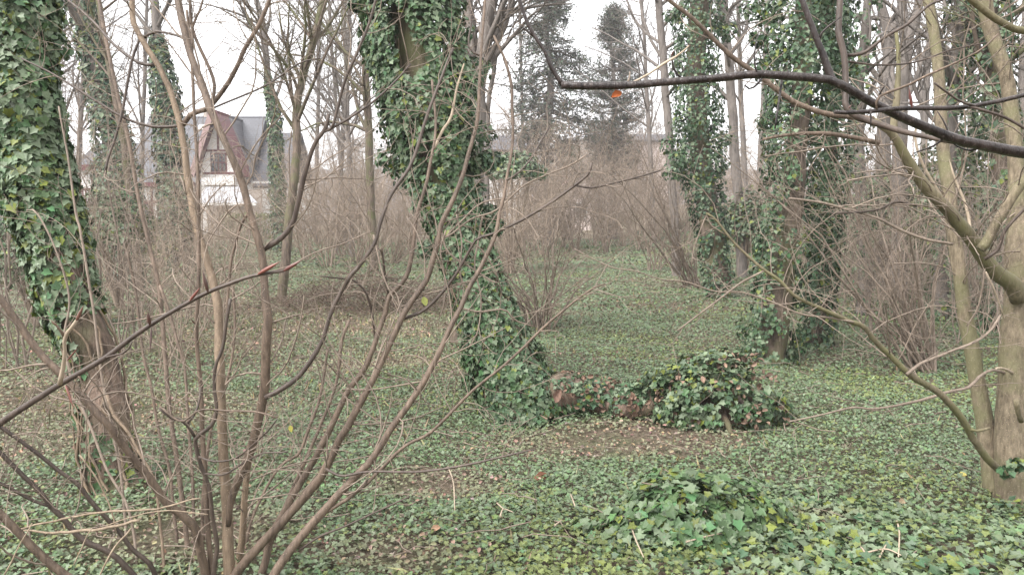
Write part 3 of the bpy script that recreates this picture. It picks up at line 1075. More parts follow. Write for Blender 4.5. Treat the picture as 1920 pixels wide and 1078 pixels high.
# ---- D, E, F ivy trees behind on the left
root, P, Rr = bare_tree('slim ivy trunk in front of the white house wing',
                        [(240, 520), (230, 440), (218, 350), (206, 250), (186, 150), (164, 50), (150, -40), (130, -260)], (40, 34, 30, 28, 26), (17, 17.2), M_TRUNK_GREY,
                        name='ivy_tree', sides=10, n1=12, n2=8, n3=4, t1=(.55, .98), L1=(2, 4))
K = len(P); s = np.linspace(0, 1, K)
ivy_part(root, P, np.interp(s, [0, .12, .25, .4, .6, 1], [.45, .55, .58, .44, .34, .26]), 7500, .11, far=True, seed=21, hole=.33, clump=.7, base=(.038, .075, .04))
root, P, Rr = bare_tree('ivy trunk standing before the slate roof, bare grey above',
                        [(345, 505), (338, 440), (328, 350), (318, 260), (308, 180), (298, 90), (290, 10), (282, -160)], (30, 28, 24, 20, 14, 12), (22, 22), M_TRUNK_GREY,
                        name='ivy_tree', sides=8, n1=10, n2=8, n3=3, t1=(.55, .98), L1=(2, 4))
K = len(P); s = np.linspace(0, 1, K)
ivy_part(root, P, np.interp(s, [0, .15, .3, .5, .62, .7, 1], [.55, .6, .52, .5, .34, .16, .1]), 6500, .13, far=True, seed=23, hole=.36, clump=.8, base=(.036, .068, .036), mask=lambda s, c, e: np.where(s > .66, .12, 1))
root, P, Rr = bare_tree('young ivy-clad tree forking against the sky right of the red gable',
                        [(528, 445), (522, 380), (518, 300), (514, 220), (504, 160), (497, 90), (492, 40), (480, 0), (470, -60)], (16, 15, 14, 13, 11, 8), (32, 32), M_TRUNK_GREY,
                        name='ivy_tree', sides=8, n1=12, n2=8, n3=4, t1=(.5, .98), L1=(2.5, 5), L2=(.8, 2), L3=(.3, .9), ang=(20, 45))
K = len(P); s = np.linspace(0, 1, K)
ivy_part(root, P, np.interp(s, [0, .2, .45, .58, .66, 1], [.42, .42, .36, .26, .1, .05]), 3800, .14, far=True, seed=27, hole=.3, mask=lambda s, c, e: np.where(s > .64, .05, 1))

# ---- bare trunks in the middle distance
bare_tree('pale bare trunk with slight bend between red gable and brown thicket', [(528, 560), (538, 450), (548, 360), (554, 290), (556, 220), (566, 150), (586, 80), (604, 10), (612, -60)],
          (18, 17, 15, 14, 13), (14, 14.5), M_TRUNK, n1=14, n2=8, n3=5, t1=(.45, .98), L1=(1.5, 3.2), ang=(30, 60))
bare_tree('grey trunk just left of the leaning ivy trunk', [(700, 470), (696, 380), (692, 280), (688, 180), (684, 60), (680, -60)], (16, 15, 13, 12), (22, 22), M_TRUNK,
          n1=22, n2=10, n3=5, t1=(.4, .98), L1=(2.5, 5), ang=(25, 60))
bare_tree('grey twin-stemmed trunk rising behind the leaning ivy trunk', [(890, 620), (892, 480), (894, 330), (897, 230), (900, 140), (910, 60), (926, -20), (945, -150)], (34, 30, 27, 24, 20), (10.5, 10.8), M_TRUNK_GREY,
          n1=10, n2=7, n3=4, t1=(.6, .98), L1=(1, 2.4), ang=(20, 45))
bare_tree('second stem of the grey twin trunk, left side', [(884, 620), (885, 480), (884, 330), (885, 220), (881, 140), (883, 80), (876, 0), (870, -120)], (26, 24, 21, 18), (10.8, 11.2), M_TRUNK_GREY,
          n1=8, n2=6, n3=4, t1=(.6, .98), L1=(1, 2), ang=(20, 45))
bare_tree('brownish trunk showing above the ivy crown of the leaning tree', [(858, 620), (858, 400), (856, 200), (855, 80), (850, 20), (846, -120)], (26, 26, 25, 22), (9.5, 9.5), M_TRUNK, limbs=False)
bare_tree('thin leaning grey sapling between leaning ivy trunk and first conifer', [(912, 520), (912, 330), (916, 200), (930, 100), (944, 20), (955, -60)], (10, 9, 7), (12, 12), M_TRUNK_GREY,
          name='sapling', n1=8, n2=5, n3=3, t1=(.5, .98), L1=(.6, 1.6))
bare_tree('thin straight grey trunk right of the round-topped conifer', [(1268, 500), (1262, 380), (1254, 260), (1248, 170), (1242, 90), (1235, 10), (1230, -80)], (17, 16, 15, 14), (20, 20), M_TRUNK_GREY,
          n1=14, n2=8, n3=4, t1=(.5, .98), L1=(2, 4), ang=(35, 65))
bare_tree('straight grey trunk between the two right-hand ivy trees', [(1392, 520), (1384, 380), (1374, 230), (1366, 120), (1358, 20), (1352, -80)], (20, 18, 17, 15), (19, 19), M_TRUNK_GREY,
          n1=12, n2=8, n3=4, t1=(.55, .98), L1=(1.5, 3.5))
r_, P, Rr = bare_tree('forked grey tree with mossy foot seen through the right opening of sky', [(1650, 520), (1655, 380), (1658, 260), (1664, 160), (1668, 90), (1664, 55), (1652, 5), (1645, -80)], (30, 27, 25, 24, 18, 12), (15, 15.2), M_TRUNK_GREY,
          n1=8, n2=6, n3=3, t1=(.5, .98), L1=(1.2, 2.8))
p, r = trace([(1666, 70), (1680, 40), (1692, 5), (1700, -60)], (18, 14), (15.1, 15.1)); mb = MB(); tubes(mb, p, r, 8); part(mb, 'fork', M_TRUNK_GREY, r_)
r_, P, Rr = bare_tree('grey tree with steep V fork right of the forked grey tree', [(1684, 520), (1686, 380), (1688, 260), (1692, 170), (1698, 80), (1694, 40), (1692, 0), (1690, -80)], (30, 28, 26, 24, 18, 14), (14, 14.2), M_TRUNK_GREY,
          n1=8, n2=6, n3=3, t1=(.5, .98), L1=(1.2, 2.8))
p, r = trace([(1697, 90), (1712, 45), (1724, 5), (1736, -60)], (19, 14), (14.1, 14.1)); mb = MB(); tubes(mb, p, r, 8); part(mb, 'fork', M_TRUNK_GREY, r_)
root, P, Rr = bare_tree('grey trunk partly clad in ivy behind the pale coppice stems', [(1762, 560), (1772, 400), (1780, 260), (1790, 150), (1800, 50), (1808, -60)], (28, 26, 24, 22), (12, 12), M_TRUNK_GREY,
          n1=10, n2=8, n3=4, t1=(.5, .98), L1=(1, 2.8))
ivy_part(root, P, np.full(len(P), .30), 2600, .09, far=True, seed=33, hole=.45)
root, P, Rr = bare_tree('ivy-covered trunk at far right behind the pale coppice', [(1885, 560), (1880, 400), (1872, 250), (1862, 120), (1858, 20), (1856, -60)], (34, 30, 28), (11, 11), M_TRUNK,
          name='ivy_tree', n1=8, n2=6, n3=4, t1=(.5, .98), L1=(1, 2.4))
ivy_part(root, P, np.full(len(P), .36), 4200, .09, far=True, seed=35, hole=.42, yellow=.12)
root, P, Rr = bare_tree('grey ivy-flecked trunk close beside the bare brown ivy tree', [(1620, 560), (1616, 400), (1610, 250), (1618, 120), (1626, 20), (1630, -60)], (24, 20, 16, 14), (12.5, 12.5), M_TRUNK_GREY,
          name='ivy_tree', n1=8, n2=6, n3=4, t1=(.5, .98), L1=(1, 2.4))
ivy_part(root, P, np.full(len(P), .26), 2200, .08, far=True, seed=37, hole=.48)
root, P, Rr = bare_tree('bare slim trunk leaning against the slim ivy trunk on the left', [(262, 540), (244, 380), (226, 240), (205, 120), (190, 40), (178, -40), (160, -200)], (14, 12, 11, 10), (15.5, 15.5), M_TRUNK,
          n1=12, n2=8, n3=5, t1=(.5, .98), L1=(1.2, 3))

# trees of the wood behind, countable but alike
GRP = 'bare grey trees of the wood behind'
WOOD = {118: 'left-edge ivy trunk, filling the gap beside it', 62: 'crown of the left-edge ivy trunk, hidden low down', 20: 'left-edge ivy trunk, nearest the picture edge', 142: 'white house wing, leaning right', 262: 'slate roof between the two left ivy trees',
        632: 'brown thicket right of the pale bent trunk, leaning right', 648: 'brown thicket, leaning left towards the pale bent trunk', 592: 'pale bent trunk, far and thin', 660: 'thicket beside the grey trunk left of the leaning ivy tree',
        1575: 'brown-stemmed ivy tree, close to its right', 1600: 'ivy-flecked trunk, leaning left', 1722: 'V-forked tree, leaning right', 1830: 'two pale coppice stems', 1905: 'coppice at the right edge', 1745: 'pale coppice stem, leaning left across the sky gap',
        1420: 'two right-hand ivy trees, far and leaning right', 1228: 'thin straight trunk, leaning left', 985: 'drooping conifer, tiny and thin', 1400: 'two right-hand ivy trees, leaning left'}
for (px, d, w, lean, nl) in [(118, 26, 15, -30, 24), (62, 30, 16, 10, 22), (20, 24, 16, -14, 20), (142, 36, 10, 22, 22), (262, 40, 9, 14, 18), (632, 34, 11, 26, 26), (648, 40, 9, -34, 22), (592, 44, 9, 8, 22), (660, 30, 12, -16, 24),
                            (1722, 22, 14, 26, 10), (1830, 20, 15, -18, 10), (1905, 22, 16, 18, 12), (1745, 28, 10, -30, 9),
                            (1420, 34, 12, 20, 18), (1228, 36, 9, -26, 18), (985, 48, 7, -12, 14), (1400, 26, 11, -18, 16)]:
    yb = 400 + 1500 * 1.6 / d
    if px > 1380: yb -= 60
    bare_tree('bare grey tree behind the ' + WOOD[px], [(px, yb), (px + lean * .3, 300), (px + lean * .7, 120), (px + lean, -40), (px + lean * 1.2, -200)], (w, w * .9, w * .7, w * .45), (d, d), M_TRUNK_GREY,
              group=GRP, sides=6, n1=nl, n2=9, n3=5, t1=(.3, .98), L1=(d * .06, d * .15), L2=(d * .03, d * .07), L3=(d * .012, d * .035), ang=(25, 60), minr=.00022 * d, joined=True)


# far trees beyond the gardens, copies of three
GF = 'far bare trees beyond the gardens'
LF = 'far bare tree in the fuzzy row beyond the gardens'
fars = []
for q in range(3):
    root = thing('far_tree', (0, 0, 0), LF, 'tree', GF)
    P = np.array([(.3 * math.sin(z * .5 + q), .2 * math.cos(z * .4), z) for z in np.linspace(-.2, 9, 12)])
    Rr = np.linspace(.2, .03, 12)
    mb = MB(); tubes(mb, P, Rr, 6); part(mb, 'trunk', M_TRUNK_GREY, root)
    limbs_part(root, P, Rr, M_BRUSH_GREY, n1=26, n2=9, n3=6, L1=(2, 5), L2=(.8, 2), L3=(.4, 1), t1=(.2, .98), ang=(25, 65), minr=.014, joined=True)
    fars.append(root)
k = 0
for px in list(range(560, 720, 24)) + list(range(900, 1300, 22)) + list(range(1380, 1920, 60)) + list(range(0, 240, 40)):
    d = rng.uniform(80, 130)
    zone = 'behind the left ivy trunks' if px < 300 else 'right of the house' if px < 800 else 'behind the conifers' if px < 1320 else 'behind the right bank'
    o = fars[k] if k < 3 else copy_tree(fars[k % 3])
    k += 1
    o['label'] = 'far bare tree in the fuzzy row ' + zone; o['group'] = 'far bare trees ' + zone
    o.location = ((px - CX) / F * d, d, 0); s_ = rng.uniform(.75, 1.25); o.scale = (s_, s_, s_ * rng.uniform(.8, 1.1)); o.rotation_euler = (0, 0, rng.uniform(0, 6.28))


# ---- conifers
def conifer(px, base_d, ztop_py, zlow_py, halfw_px, label, droop, n, roundtop, seed):
    d = base_d; k = d / F
    x = (px - CX) * k
    zt = CAMZ + (400 - ztop_py) * k
    zl = CAMZ + (400 - zlow_py) * k
    g = float(gh(x, d))
    root = thing('conifer_tree', (x, d, g), label, 'tree')
    mb = MB()
    P = np.array([(x + .15 * math.sin(z), d, z) for z in np.linspace(g - .1, zt, 14)])
    tubes(mb, P, np.linspace(.30, .03, 14), 10); part(mb, 'trunk', M_TRUNK_GREY, root)
    u = np.sort(rng.uniform(0, 1, n))
    z = zl + (zt - zl) * u
    prof = ((1 - u ** 4.5) * (.5 + .5 * np.sin(np.clip(u * 2.6 + .1, 0, 2.2))) if roundtop else (1 - u ** 1.6) * (.55 + .45 * np.sin(u * 3.1 + .6))) + .1
    L = halfw_px * k * prof * rng.uniform(.6, 1.15, n)
    az = rng.uniform(0, 2 * math.pi, n)
    dirh = np.stack([np.cos(az), np.sin(az), np.zeros(n)], -1)
    t = np.linspace(0, 1, 7)
    B = np.zeros((n, 7, 3))
    B += np.stack([np.full(n, x), np.full(n, d), z], -1)[:, None, :]
    B += dirh[:, None, :] * (L[:, None] * t[None])[..., None]
    B[:, :, 2] += L[:, None] * (-droop * t[None] ** 1.5 + .35 * t[None] ** 3)
    B[:, 1:] += rng.normal(size=(n, 6, 3)) * .06
    Rr = np.linspace(.045, .012, 7)[None].repeat(n, 0)
    mb = MB(); tubes(mb, B, Rr, 4); part(mb, 'boughs', M_TRUNK_GREY, root, 'stuff')
    p2, r2 = grow(B, Rr, 20, (.25, 1), (30, 75), (.3, .8), 4, .5, -.7 if droop > .3 else .3, .12, .008)
    mb = MB(); tubes(mb, p2, r2, 3); part(mb, 'twigs', M_TRUNK_GREY, root, 'stuff')
    m = len(p2)
    nn = 4 if roundtop else 6
    ti = np.repeat(np.arange(m), nn); kk = rng.integers(0, 4, m * nn)
    pos = p2[ti, kk] + rng.normal(size=(m * nn, 3)) * .07
    dr = norm(p2[ti, 3] - p2[ti, 0]) + rng.normal(size=(m * nn, 3)) * .5
    tint = np.array([.080, .092, .072]) * rng.uniform(.6, 1.6, (m * nn, 1)) * (1 + .1 * rng.normal(size=(m * nn, 3)))
    mb = MB(); leaves(mb, pos, rand_unit(m * nn), dr, rng.uniform(.12, .26, m * nn), np.clip(tint, .008, .2), DIA * np.array([.34, 1, 1]), DIA_F)
    part(mb, 'needles', M_NEEDLE, root, 'stuff')


conifer(1026, 40, -140, 320, 96, 'tall conifer with drooping grey-green sprays, left of two', .55, 190, False, 1)
conifer(1146, 46, 34, 320, 62, 'round-topped conifer, right and shorter of two', .12, 190, True, 2)

# evergreen ivy thickets and bushes
def bush(px, py, d, rx, rz, n, size, label, cat='bush', base=(.05, .09, .04), yellow=.1, pale=.3, name='evergreen_bush', group=None):
    c = at(px, py, d)
    g = float(gh(c[0], c[1]))
    root = thing(name, (c[0], c[1], g), label, cat, group)
    mb = MB()
    u = rand_unit(n); u[:, 2] = np.abs(u[:, 2]) * 1.6 - .6
    lump = .7 + .6 * fbm(u[:, 0] * 2.2 + 9 * px, u[:, 2] * 2.2 + u[:, 1] * 1.7, 3)
    p = np.array([c[0], c[1], max(c[2], g + rz * .5)]) + u * np.array([rx, rx * .8, rz]) * (lump * rng.uniform(.6, 1.05, n))[:, None]
    ok = p[:, 2] > g
    p, u = p[ok], u[ok]
    m = len(p)
    leaves(mb, p, u + np.array([0, 0, .5]) + rng.normal(size=(m, 3)) * .45, rng.normal(size=(m, 3)) + np.array([0, 0, -.5]), size * rng.uniform(.6, 1.3, m), ivy_tint(m, yellow, pale, base), DIA, DIA_F)
    part(mb, 'foliage', M_IVY, root, 'stuff')
    k = 12
    P = np.zeros((k, 5, 3)); a = rng.uniform(0, 6.28, k)
    t = np.linspace(0, 1, 5)
    top = max(c[2], g + rz * .5) + rz * .7
    P[:, :, 0] = c[0] + np.cos(a)[:, None] * rx * .6 * t[None]; P[:, :, 1] = c[1] + np.sin(a)[:, None] * rx * .5 * t[None]
    P[:, :, 2] = g - .05 + (top - g) * t[None] * rng.uniform(.7, 1, (k, 1))
    mb = MB(); tubes(mb, P, np.linspace(.02, .006, 5)[None].repeat(k, 0) * (d / 10), 4); part(mb, 'branches', M_BRUSH, root, 'stuff')


bush(215, 420, 13, .62, .55, 2600, .085, 'evergreen bush at the foot of the slim ivy trunk on the left', pale=.45)
bush(60, 470, 11, .7, .8, 2400, .08, 'dark green bush behind the left-edge ivy trunk', base=(.045, .085, .035))
bush(960, 318, 22, 1.0, .45, 1600, .12, 'pale grey-green bush right of the leaning ivy trunk', pale=.7, yellow=.05)
bush(1398, 420, 19, .7, .8, 1500, .10, 'ivy thicket between the two right-hand ivy trees', pale=.5, base=(.055, .085, .045))
bush(1700, 400, 15, 1.3, 1.0, 3600, .10, 'ivy thicket on the bank behind the mossy leaning limb', pale=.4, base=(.055, .088, .04))
bush(1850, 380, 13, 1.3, 1.5, 4200, .10, 'tall ivy thicket on the bank at the right edge', pale=.35, base=(.06, .095, .035), yellow=.2)
bush(300, 470, 24, .8, .35, 900, .12, 'low green bush under the house wall', base=(.07, .11, .03), yellow=.35)


# ---- bare brown shrubs of the thicket
def shrub_proto(name, stems, h, spread, mat, label, group, n2=7, n3=5, up=.35, lean=(0, 0), r0=.016):
    root = thing(name, (0, 0, 0), label, 'shrub', group)
    a = rng.uniform(0, 2 * math.pi, stems)
    sp = rng.uniform(.1, 1, stems) * spread
    K = 8
    P = np.zeros((stems, K, 3)); t = np.linspace(0, 1, K)
    L = h * rng.uniform(.6, 1.1, stems)
    b = rng.normal(size=(stems, 2)) * .08
    for k in range(K):
        P[:, k, 0] = b[:, 0] + np.cos(a) * sp * L * t[k] ** 1.2 * .6 + lean[0] * h * t[k]
        P[:, k, 1] = b[:, 1] + np.sin(a) * sp * L * t[k] ** 1.2 * .6 + lean[1] * h * t[k]
        P[:, k, 2] = -.06 + L * (t[k] - .18 * sp * t[k] ** 2.2)
    P[:, 1:] += np.cumsum(rng.normal(size=(stems, K - 1, 3)) * .03 * h, axis=1) * .6
    Rr = (r0 * rng.uniform(.5, 1.3, stems))[:, None] * np.linspace(1, .25, K)[None]
    for i in range(stems):
        mb = MB(); tubes(mb, P[i], Rr[i], 5); part(mb, 'stem', mat, root)
    p2, r2 = grow(P, Rr, n2, (.12, .98), (25, 70), (h * .15, h * .42), 6, .5, up, .18, .0035)
    p3, r3 = grow(p2, r2, n3, (.15, 1), (25, 80), (h * .06, h * .2), 5, .6, .1, .22, .0028)
    mb = MB(); tubes(mb, p2, r2, 3); tubes(mb, p3, r3, 3); part(mb, 'twigs', mat, root, 'stuff')
    return root


G1 = 'bare brown shrubs of the thicket'
L1 = 'bare twiggy brown shrub in the dense thicket before the houses'
protos = [shrub_proto('bare_shrub', 13, 3.2, 1.2, M_BRUSH, L1, G1, 9, 7, .1), shrub_proto('bare_shrub', 16, 2.6, 1.5, M_BRUSH, L1, G1, 9, 7, .05), shrub_proto('bare_shrub', 11, 3.8, 1.1, M_TWIG, L1, G1, 9, 7, .1)]
used = [False] * 3


def place(pr, i, x, y, s, rz, label=None, group=None):
    if not used[i]:
        o = pr; used[i] = True
    else:
        o = copy_tree(pr)
    o.location = (x, y, float(gh(x, y)))
    o.scale = (s, s, s * rng.uniform(.85, 1.1))
    o.rotation_euler = (0, 0, rz)
    if label: o['label'] = label
    if group: o['group'] = group
    return o


spots = []
for px, d in [(575, 27), (615, 24), (645, 31), (672, 26), (708, 29), (738, 25), (768, 31), (600, 40), (655, 44), (722, 42), (785, 40),
              (968, 29), (992, 34), (1022, 31), (1052, 36), (1080, 33), (1112, 38), (1138, 32), (1170, 37), (1200, 33), (1232, 38), (1000, 46), (1065, 48), (1125, 46), (1185, 48), (1240, 45), (1290, 40),
              (270, 36), (330, 40), (392, 38), (440, 36), (490, 40), (540, 34), (310, 30), (420, 30), (940, 40), (820, 38), (870, 42), (1335, 34), (1385, 36), (1425, 32), (960, 21), (1225, 22)]:
    spots.append((px, d))
for px, d in spots:
    x = (px - CX) / F * d
    i = int(rng.integers(0, 3))
    hpx = 105 if px < 550 else 215 if px < 850 else 205
    s = hpx / F * d / 3.0 * rng.uniform(.8, 1.15)
    zone = ('in front of the half-timbered house' if px < 550 else 'left of the leaning ivy trunk' if px < 800 else 'behind the leaning ivy trunk' if px < 950 else 'below the two conifers' if px < 1160 else 'below the thin straight trunk' if px < 1300 else 'around the two right-hand ivy trees')
    place(protos[i], i, x, d, s, rng.uniform(0, 6.28), 'bare twiggy brown shrub in the thicket ' + zone, 'thicket shrubs ' + zone)

# slender saplings and brush on the right bank and on the left
G2 = 'slender bare saplings on the right bank'
L2 = 'slender bare sapling in the tangle on the right bank'
protos2 = [shrub_proto('bare_sapling', 7, 3.4, .35, M_BRUSH_GREY, L2, G2, n2=9, n3=5, r0=.014), shrub_proto('bare_sapling', 10, 2.6, .55, M_BRUSH, L2, G2, n2=8, n3=5, r0=.012)]
used2 = [False, False]
for j, (px, d) in enumerate([(1560, 11), (1600, 13), (1640, 10.5), (1680, 12), (1725, 10), (1770, 12.5), (1815, 9.5), (1870, 10.5), (1910, 9), (1590, 16), (1660, 17), (1740, 16), (1820, 15), (1890, 14), (1540, 14), (1500, 18)]):
    x = (px - CX) / F * d
    i = j % 2
    o = protos2[i] if not used2[i] else copy_tree(protos2[i]); used2[i] = True
    o.location = (x, d, float(gh(x, d))); s = rng.uniform(.6, 1.0); o.scale = (s, s, s); o.rotation_euler = (0, 0, rng.uniform(0, 6.28))
G3 = 'slender bare saplings on the left'
L3 = 'slender bare sapling among the ivy trunks on the left'
for j, (px, d) in enumerate([(120, 9), (175, 11), (260, 10), (310, 8), (350, 12), (420, 14), (20, 8), (470, 16), (70, 13), (300, 15), (220, 8.5), (390, 11)]):
    x = (px - CX) / F * d
    o = copy_tree(protos2[j % 2])
    o['label'] = L3; o['group'] = G3
    o.location = (x, d, float(gh(x, d))); s = rng.uniform(.65, 1.05); o.scale = (s, s, s); o.rotation_euler = (0, 0, rng.uniform(0, 6.28))

# shrubs that stand apart
fan = shrub_proto('bare_shrub', 22, 2.1, 1.5, M_TWIG, 'small fan-shaped bare shrub on the ivy floor right of the leaning trunk', None, n2=6, n3=5, r0=.017)
p = on_ground(1018, 618); fan.location = (p[0], p[1], float(gh(p[0], p[1])))
fan2 = shrub_proto('bare_shrub', 24, 3.0, 1.1, M_TWIG, 'bare shrub leaning left beside the distant ivy-clad trunk', None, n2=6, n3=5, lean=(-.35, 0), r0=.018)
p = on_ground(1300, 540); fan2.location = (p[0], p[1], float(gh(p[0], p[1])))
fan3 = shrub_proto('bare_shrub', 28, 2.6, 1.2, M_TWIG, 'many-stemmed bare shrub on ivy bank left of the pale coppice', None, n2=6, n3=4, lean=(-.38, 0), r0=.015)
p = on_ground(1735, 700); fan3.location = (p[0], p[1], float(gh(p[0], p[1])))

# ================================================================== TRACED NEAR PLANTS
SHRUB_W = 1.0


def stem(root, pts, w, d, mat, name='stem', twigs=0, tl=(.12, .4), sides=9, second=3, tmat=None, extra=None, ground=False, up=.3, tang=(30, 75), minr=.0019, label=None, tt=(.2, .98)):
    P, Rr = trace(pts, [q * SHRUB_W if q > 6 else q for q in w], d, wobble=.12)
    if ground:
        P, Rr = to_ground(P, Rr, 1.3)
    mb = MB(); tubes(mb, P, Rr, sides, cap=True)
    if extra: extra(mb, P, Rr)
    o = part(mb, name, mat, root, label=label)
    if twigs:
        p2, r2 = grow(P[None], Rr[None], int(twigs * 1.35), tt, tang, (tl[0], tl[1] * 1.35), 8, .28, up, .17, minr, tip=.45)
        r2 = np.minimum(r2, minr * 1.9)
        mb = MB(); tubes(mb, p2, r2, 4)
        if second:
            p3, r3 = grow(p2, r2, second, (.25, 1), (30, 70), (tl[0] * .35, tl[1] * .5), 6, .6, up * .6, .2, minr * .75)
            tubes(mb, p3, r3, 3)
        part(mb, 'twigs', tmat or M_TWIG, o, 'stuff')
    return o, P, Rr


SHRUB_W = 0.74
base = on_ground(425, 1074)
shrub = thing('multi_stemmed_shrub', (base[0], base[1], float(gh(base[0], base[1]))), 'large multi-stemmed bare shrub with smooth brown stems, lower left foreground', 'shrub')
D0 = 3.25
S = []
# main pale stem that bends right at the top of the slate roof
o1, P1, _ = stem(shrub, [(432, 1110), (428, 1040), (424, 950), (419, 850), (414, 740), (411, 650), (411, 590), (402, 535), (386, 478), (368, 420), (354, 350), (347, 290), (340, 240), (326, 190), (300, 130), (264, 72), (249, 38), (248, -30), (240, -120)],
                 (30, 27, 25, 24, 24, 22, 19, 17, 15, 14, 14, 12), (3.3, 3.35, 3.5, 3.6), M_STEM_PALE, twigs=16, ground=True)
stem(o1, [(340, 238), (360, 215), (386, 206), (402, 192), (432, 148), (460, 92), (486, 48), (506, 0), (520, -50)], (13, 12, 11, 9), (3.52, 3.45, 3.4), M_STEM, 'branch', twigs=7)
stem(o1, [(340, 236), (290, 238), (235, 222), (180, 190), (100, 140), (40, 110)], (6, 5, 3), (3.53, 3.6), M_STEM_DARK, 'branch', twigs=5)
stem(o1, [(266, 74), (290, 60), (320, 64), (345, 72), (356, 80)], (6, 4), (3.58, 3.5), M_STEM_DARK, 'branch', twigs=3)
stem(o1, [(262, 74), (248, 110), (238, 160), (228, 215), (215, 262), (203, 296), (197, 325)], (7, 5, 4), (3.58, 3.5), M_STEM_DARK, 'branch', twigs=4)
stem(o1, [(290, 122), (262, 118), (216, 86), (176, 42), (122, -4), (90, -30)], (6, 5, 4), (3.57, 3.8), M_STEM_DARK, 'branch', twigs=4)
# big dark stem that forks at mid height
o2, P2, _ = stem(shrub, [(428, 985), (434, 930), (462, 862), (482, 795), (495, 720), (501, 645), (503, 600), (496, 555), (493, 500), (486, 455), (468, 398), (452, 335), (434, 290), (414, 248), (394, 205), (376, 150), (358, 104), (345, 58), (333, 0), (322, -70)],
                 (14, 25, 25, 24, 22, 20, 18, 18, 18, 18, 18, 16), (3.30, 3.1, 3.1, 3.25), M_STEM, twigs=16)
stem(o2, [(493, 468), (528, 446), (550, 416), (561, 370), (575, 312), (592, 268), (612, 240), (616, 214)], (14, 13, 12, 10), (3.14, 3.05), M_STEM_DARK, 'branch', twigs=6)
stem(o2, [(606, 248), (622, 240), (632, 205), (646, 152), (666, 108), (690, 50), (706, -5), (715, -50)], (7, 6, 5), (3.06, 3.0), M_STEM_DARK, 'branch', twigs=6)
stem(o2, [(616, 244), (650, 225), (700, 190), (745, 150), (770, 120)], (5, 4), (3.06, 3.1), M_STEM_DARK, 'branch', twigs=4)
stem(o2, [(497, 746), (530, 728), (562, 704), (588, 669), (604, 638), (616, 598), (628, 570), (654, 522), (674, 498), (702, 455), (712, 420), (734, 364), (766, 317), (782, 278), (794, 238), (808, 198), (830, 140), (850, 90)],
     (13, 12, 11, 10, 9, 8, 5), (3.1, 3.1, 3.2), M_STEM_DARK, 'branch', twigs=14)
stem(o2, [(396, 200), (400, 150), (362, 60), (357, 0), (352, -40)], (9, 8, 8), (3.24, 3.3), M_STEM, 'branch', twigs=4)
stem(o2, [(360, 100), (362, 50), (375, 20), (383, -10)], (6, 4), (3.26, 3.3), M_STEM, 'branch', twigs=3)
stem(o2, [(394, 205), (430, 190), (500, 160), (560, 120), (600, 110)], (4, 3), (3.24, 3.3), M_STEM_DARK, 'branch', twigs=3)
stem(o2, [(468, 398), (452, 420), (440, 462), (434, 486), (428, 545), (425, 600)], (8, 7), (3.14, 3.1), M_STEM, 'branch', twigs=4)
# thin straight stem
stem(shrub, [(398, 1100), (388, 960), (381, 830), (376, 720), (369, 640), (371, 550), (373, 430), (370, 310), (363, 195), (359, 100), (350, 20)], (15, 13, 12, 11, 10, 9, 8, 7), (3.3, 3.2, 3.3), M_STEM, twigs=16, ground=True)
# the dark twisting stem in front
o3, P3, _ = stem(shrub, [(398, 1100), (402, 1060), (407, 1020), (398, 975), (392, 916), (380, 884), (371, 852), (367, 822), (384, 808), (400, 793), (406, 766), (402, 725), (405, 684), (417, 652), (424, 604), (432, 560)],
                 (13, 12, 10, 10, 9, 8, 6), (3.2, 3.05, 3.0), M_STEM_DARK, twigs=8, ground=True)
stem(o3, [(367, 822), (352, 797), (340, 788), (318, 782), (298, 764)], (8, 6, 4), (3.06, 3.0), M_STEM_DARK, 'branch', twigs=4)
stem(o3, [(350, 795), (366, 775), (374, 750), (376, 725)], (5, 4), (3.05, 3.1), M_STEM_DARK, 'branch', twigs=2)
stem(o3, [(384, 888), (420, 890), (450, 872), (490, 850), (530, 848), (540, 846)], (4, 3), (3.03, 2.9), M_STEM_DARK, 'branch', twigs=3)
stem(o3, [(373, 856), (398, 864), (430, 862), (452, 852), (500, 810), (520, 784)], (4, 3), (3.04, 2.9), M_STEM_DARK, 'branch', twigs=3)
stem(o3, [(300, 762), (340, 790), (376, 768), (430, 770), (480, 772), (520, 783)], (4, 3.5), (3.0, 2.95), M_STEM, 'branch', twigs=3)
# stems fanning right
o4, P4, _ = stem(shrub, [(425, 1100), (440, 1074), (484, 1024), (530, 978), (568, 935), (603, 890), (622, 852), (636, 822), (652, 798), (683, 745), (702, 708), (725, 655), (741, 622), (757, 588), (786, 546), (800, 524), (808, 500), (820, 458), (828, 418), (850, 373), (868, 329), (879, 288), (889, 252), (896, 220), (900, 150), (902, 104), (906, 50), (911, -20)],
                 (25, 23, 22, 20, 18, 16, 15, 13, 11, 9, 7, 5), (3.3, 3.2, 3.3, 3.5), M_STEM, twigs=20, ground=True)
stem(o4, [(750, 600), (772, 592), (792, 584), (816, 564), (842, 534), (862, 503), (880, 470), (895, 448), (926, 438), (966, 419), (1002, 399), (1042, 374), (1080, 346), (1104, 326), (1110, 304)], (9, 8, 7, 7, 5), (3.28, 3.1), M_STEM_DARK, 'branch', twigs=6)
stem(o4, [(1080, 348), (1108, 353), (1140, 346), (1190, 334), (1238, 320)], (4, 3), (3.12, 3.2), M_STEM_DARK, 'branch', twigs=2)
stem(o4, [(902, 106), (884, 96), (878, 80), (884, 40), (880, 10)], (4, 3), (3.48, 3.5), M_STEM_DARK, 'branch')
stem(o4, [(822, 450), (845, 440), (885, 410), (930, 395), (980, 350), (1020, 330), (1070, 310), (1100, 290)], (4, 3), (3.4, 3.3), M_TWIG, 'branch', twigs=4)
stem(o4, [(800, 522), (815, 470), (870, 410), (905, 380), (960, 372)], (3.5, 3), (3.38, 3.5), M_TWIG, 'branch', twigs=3)
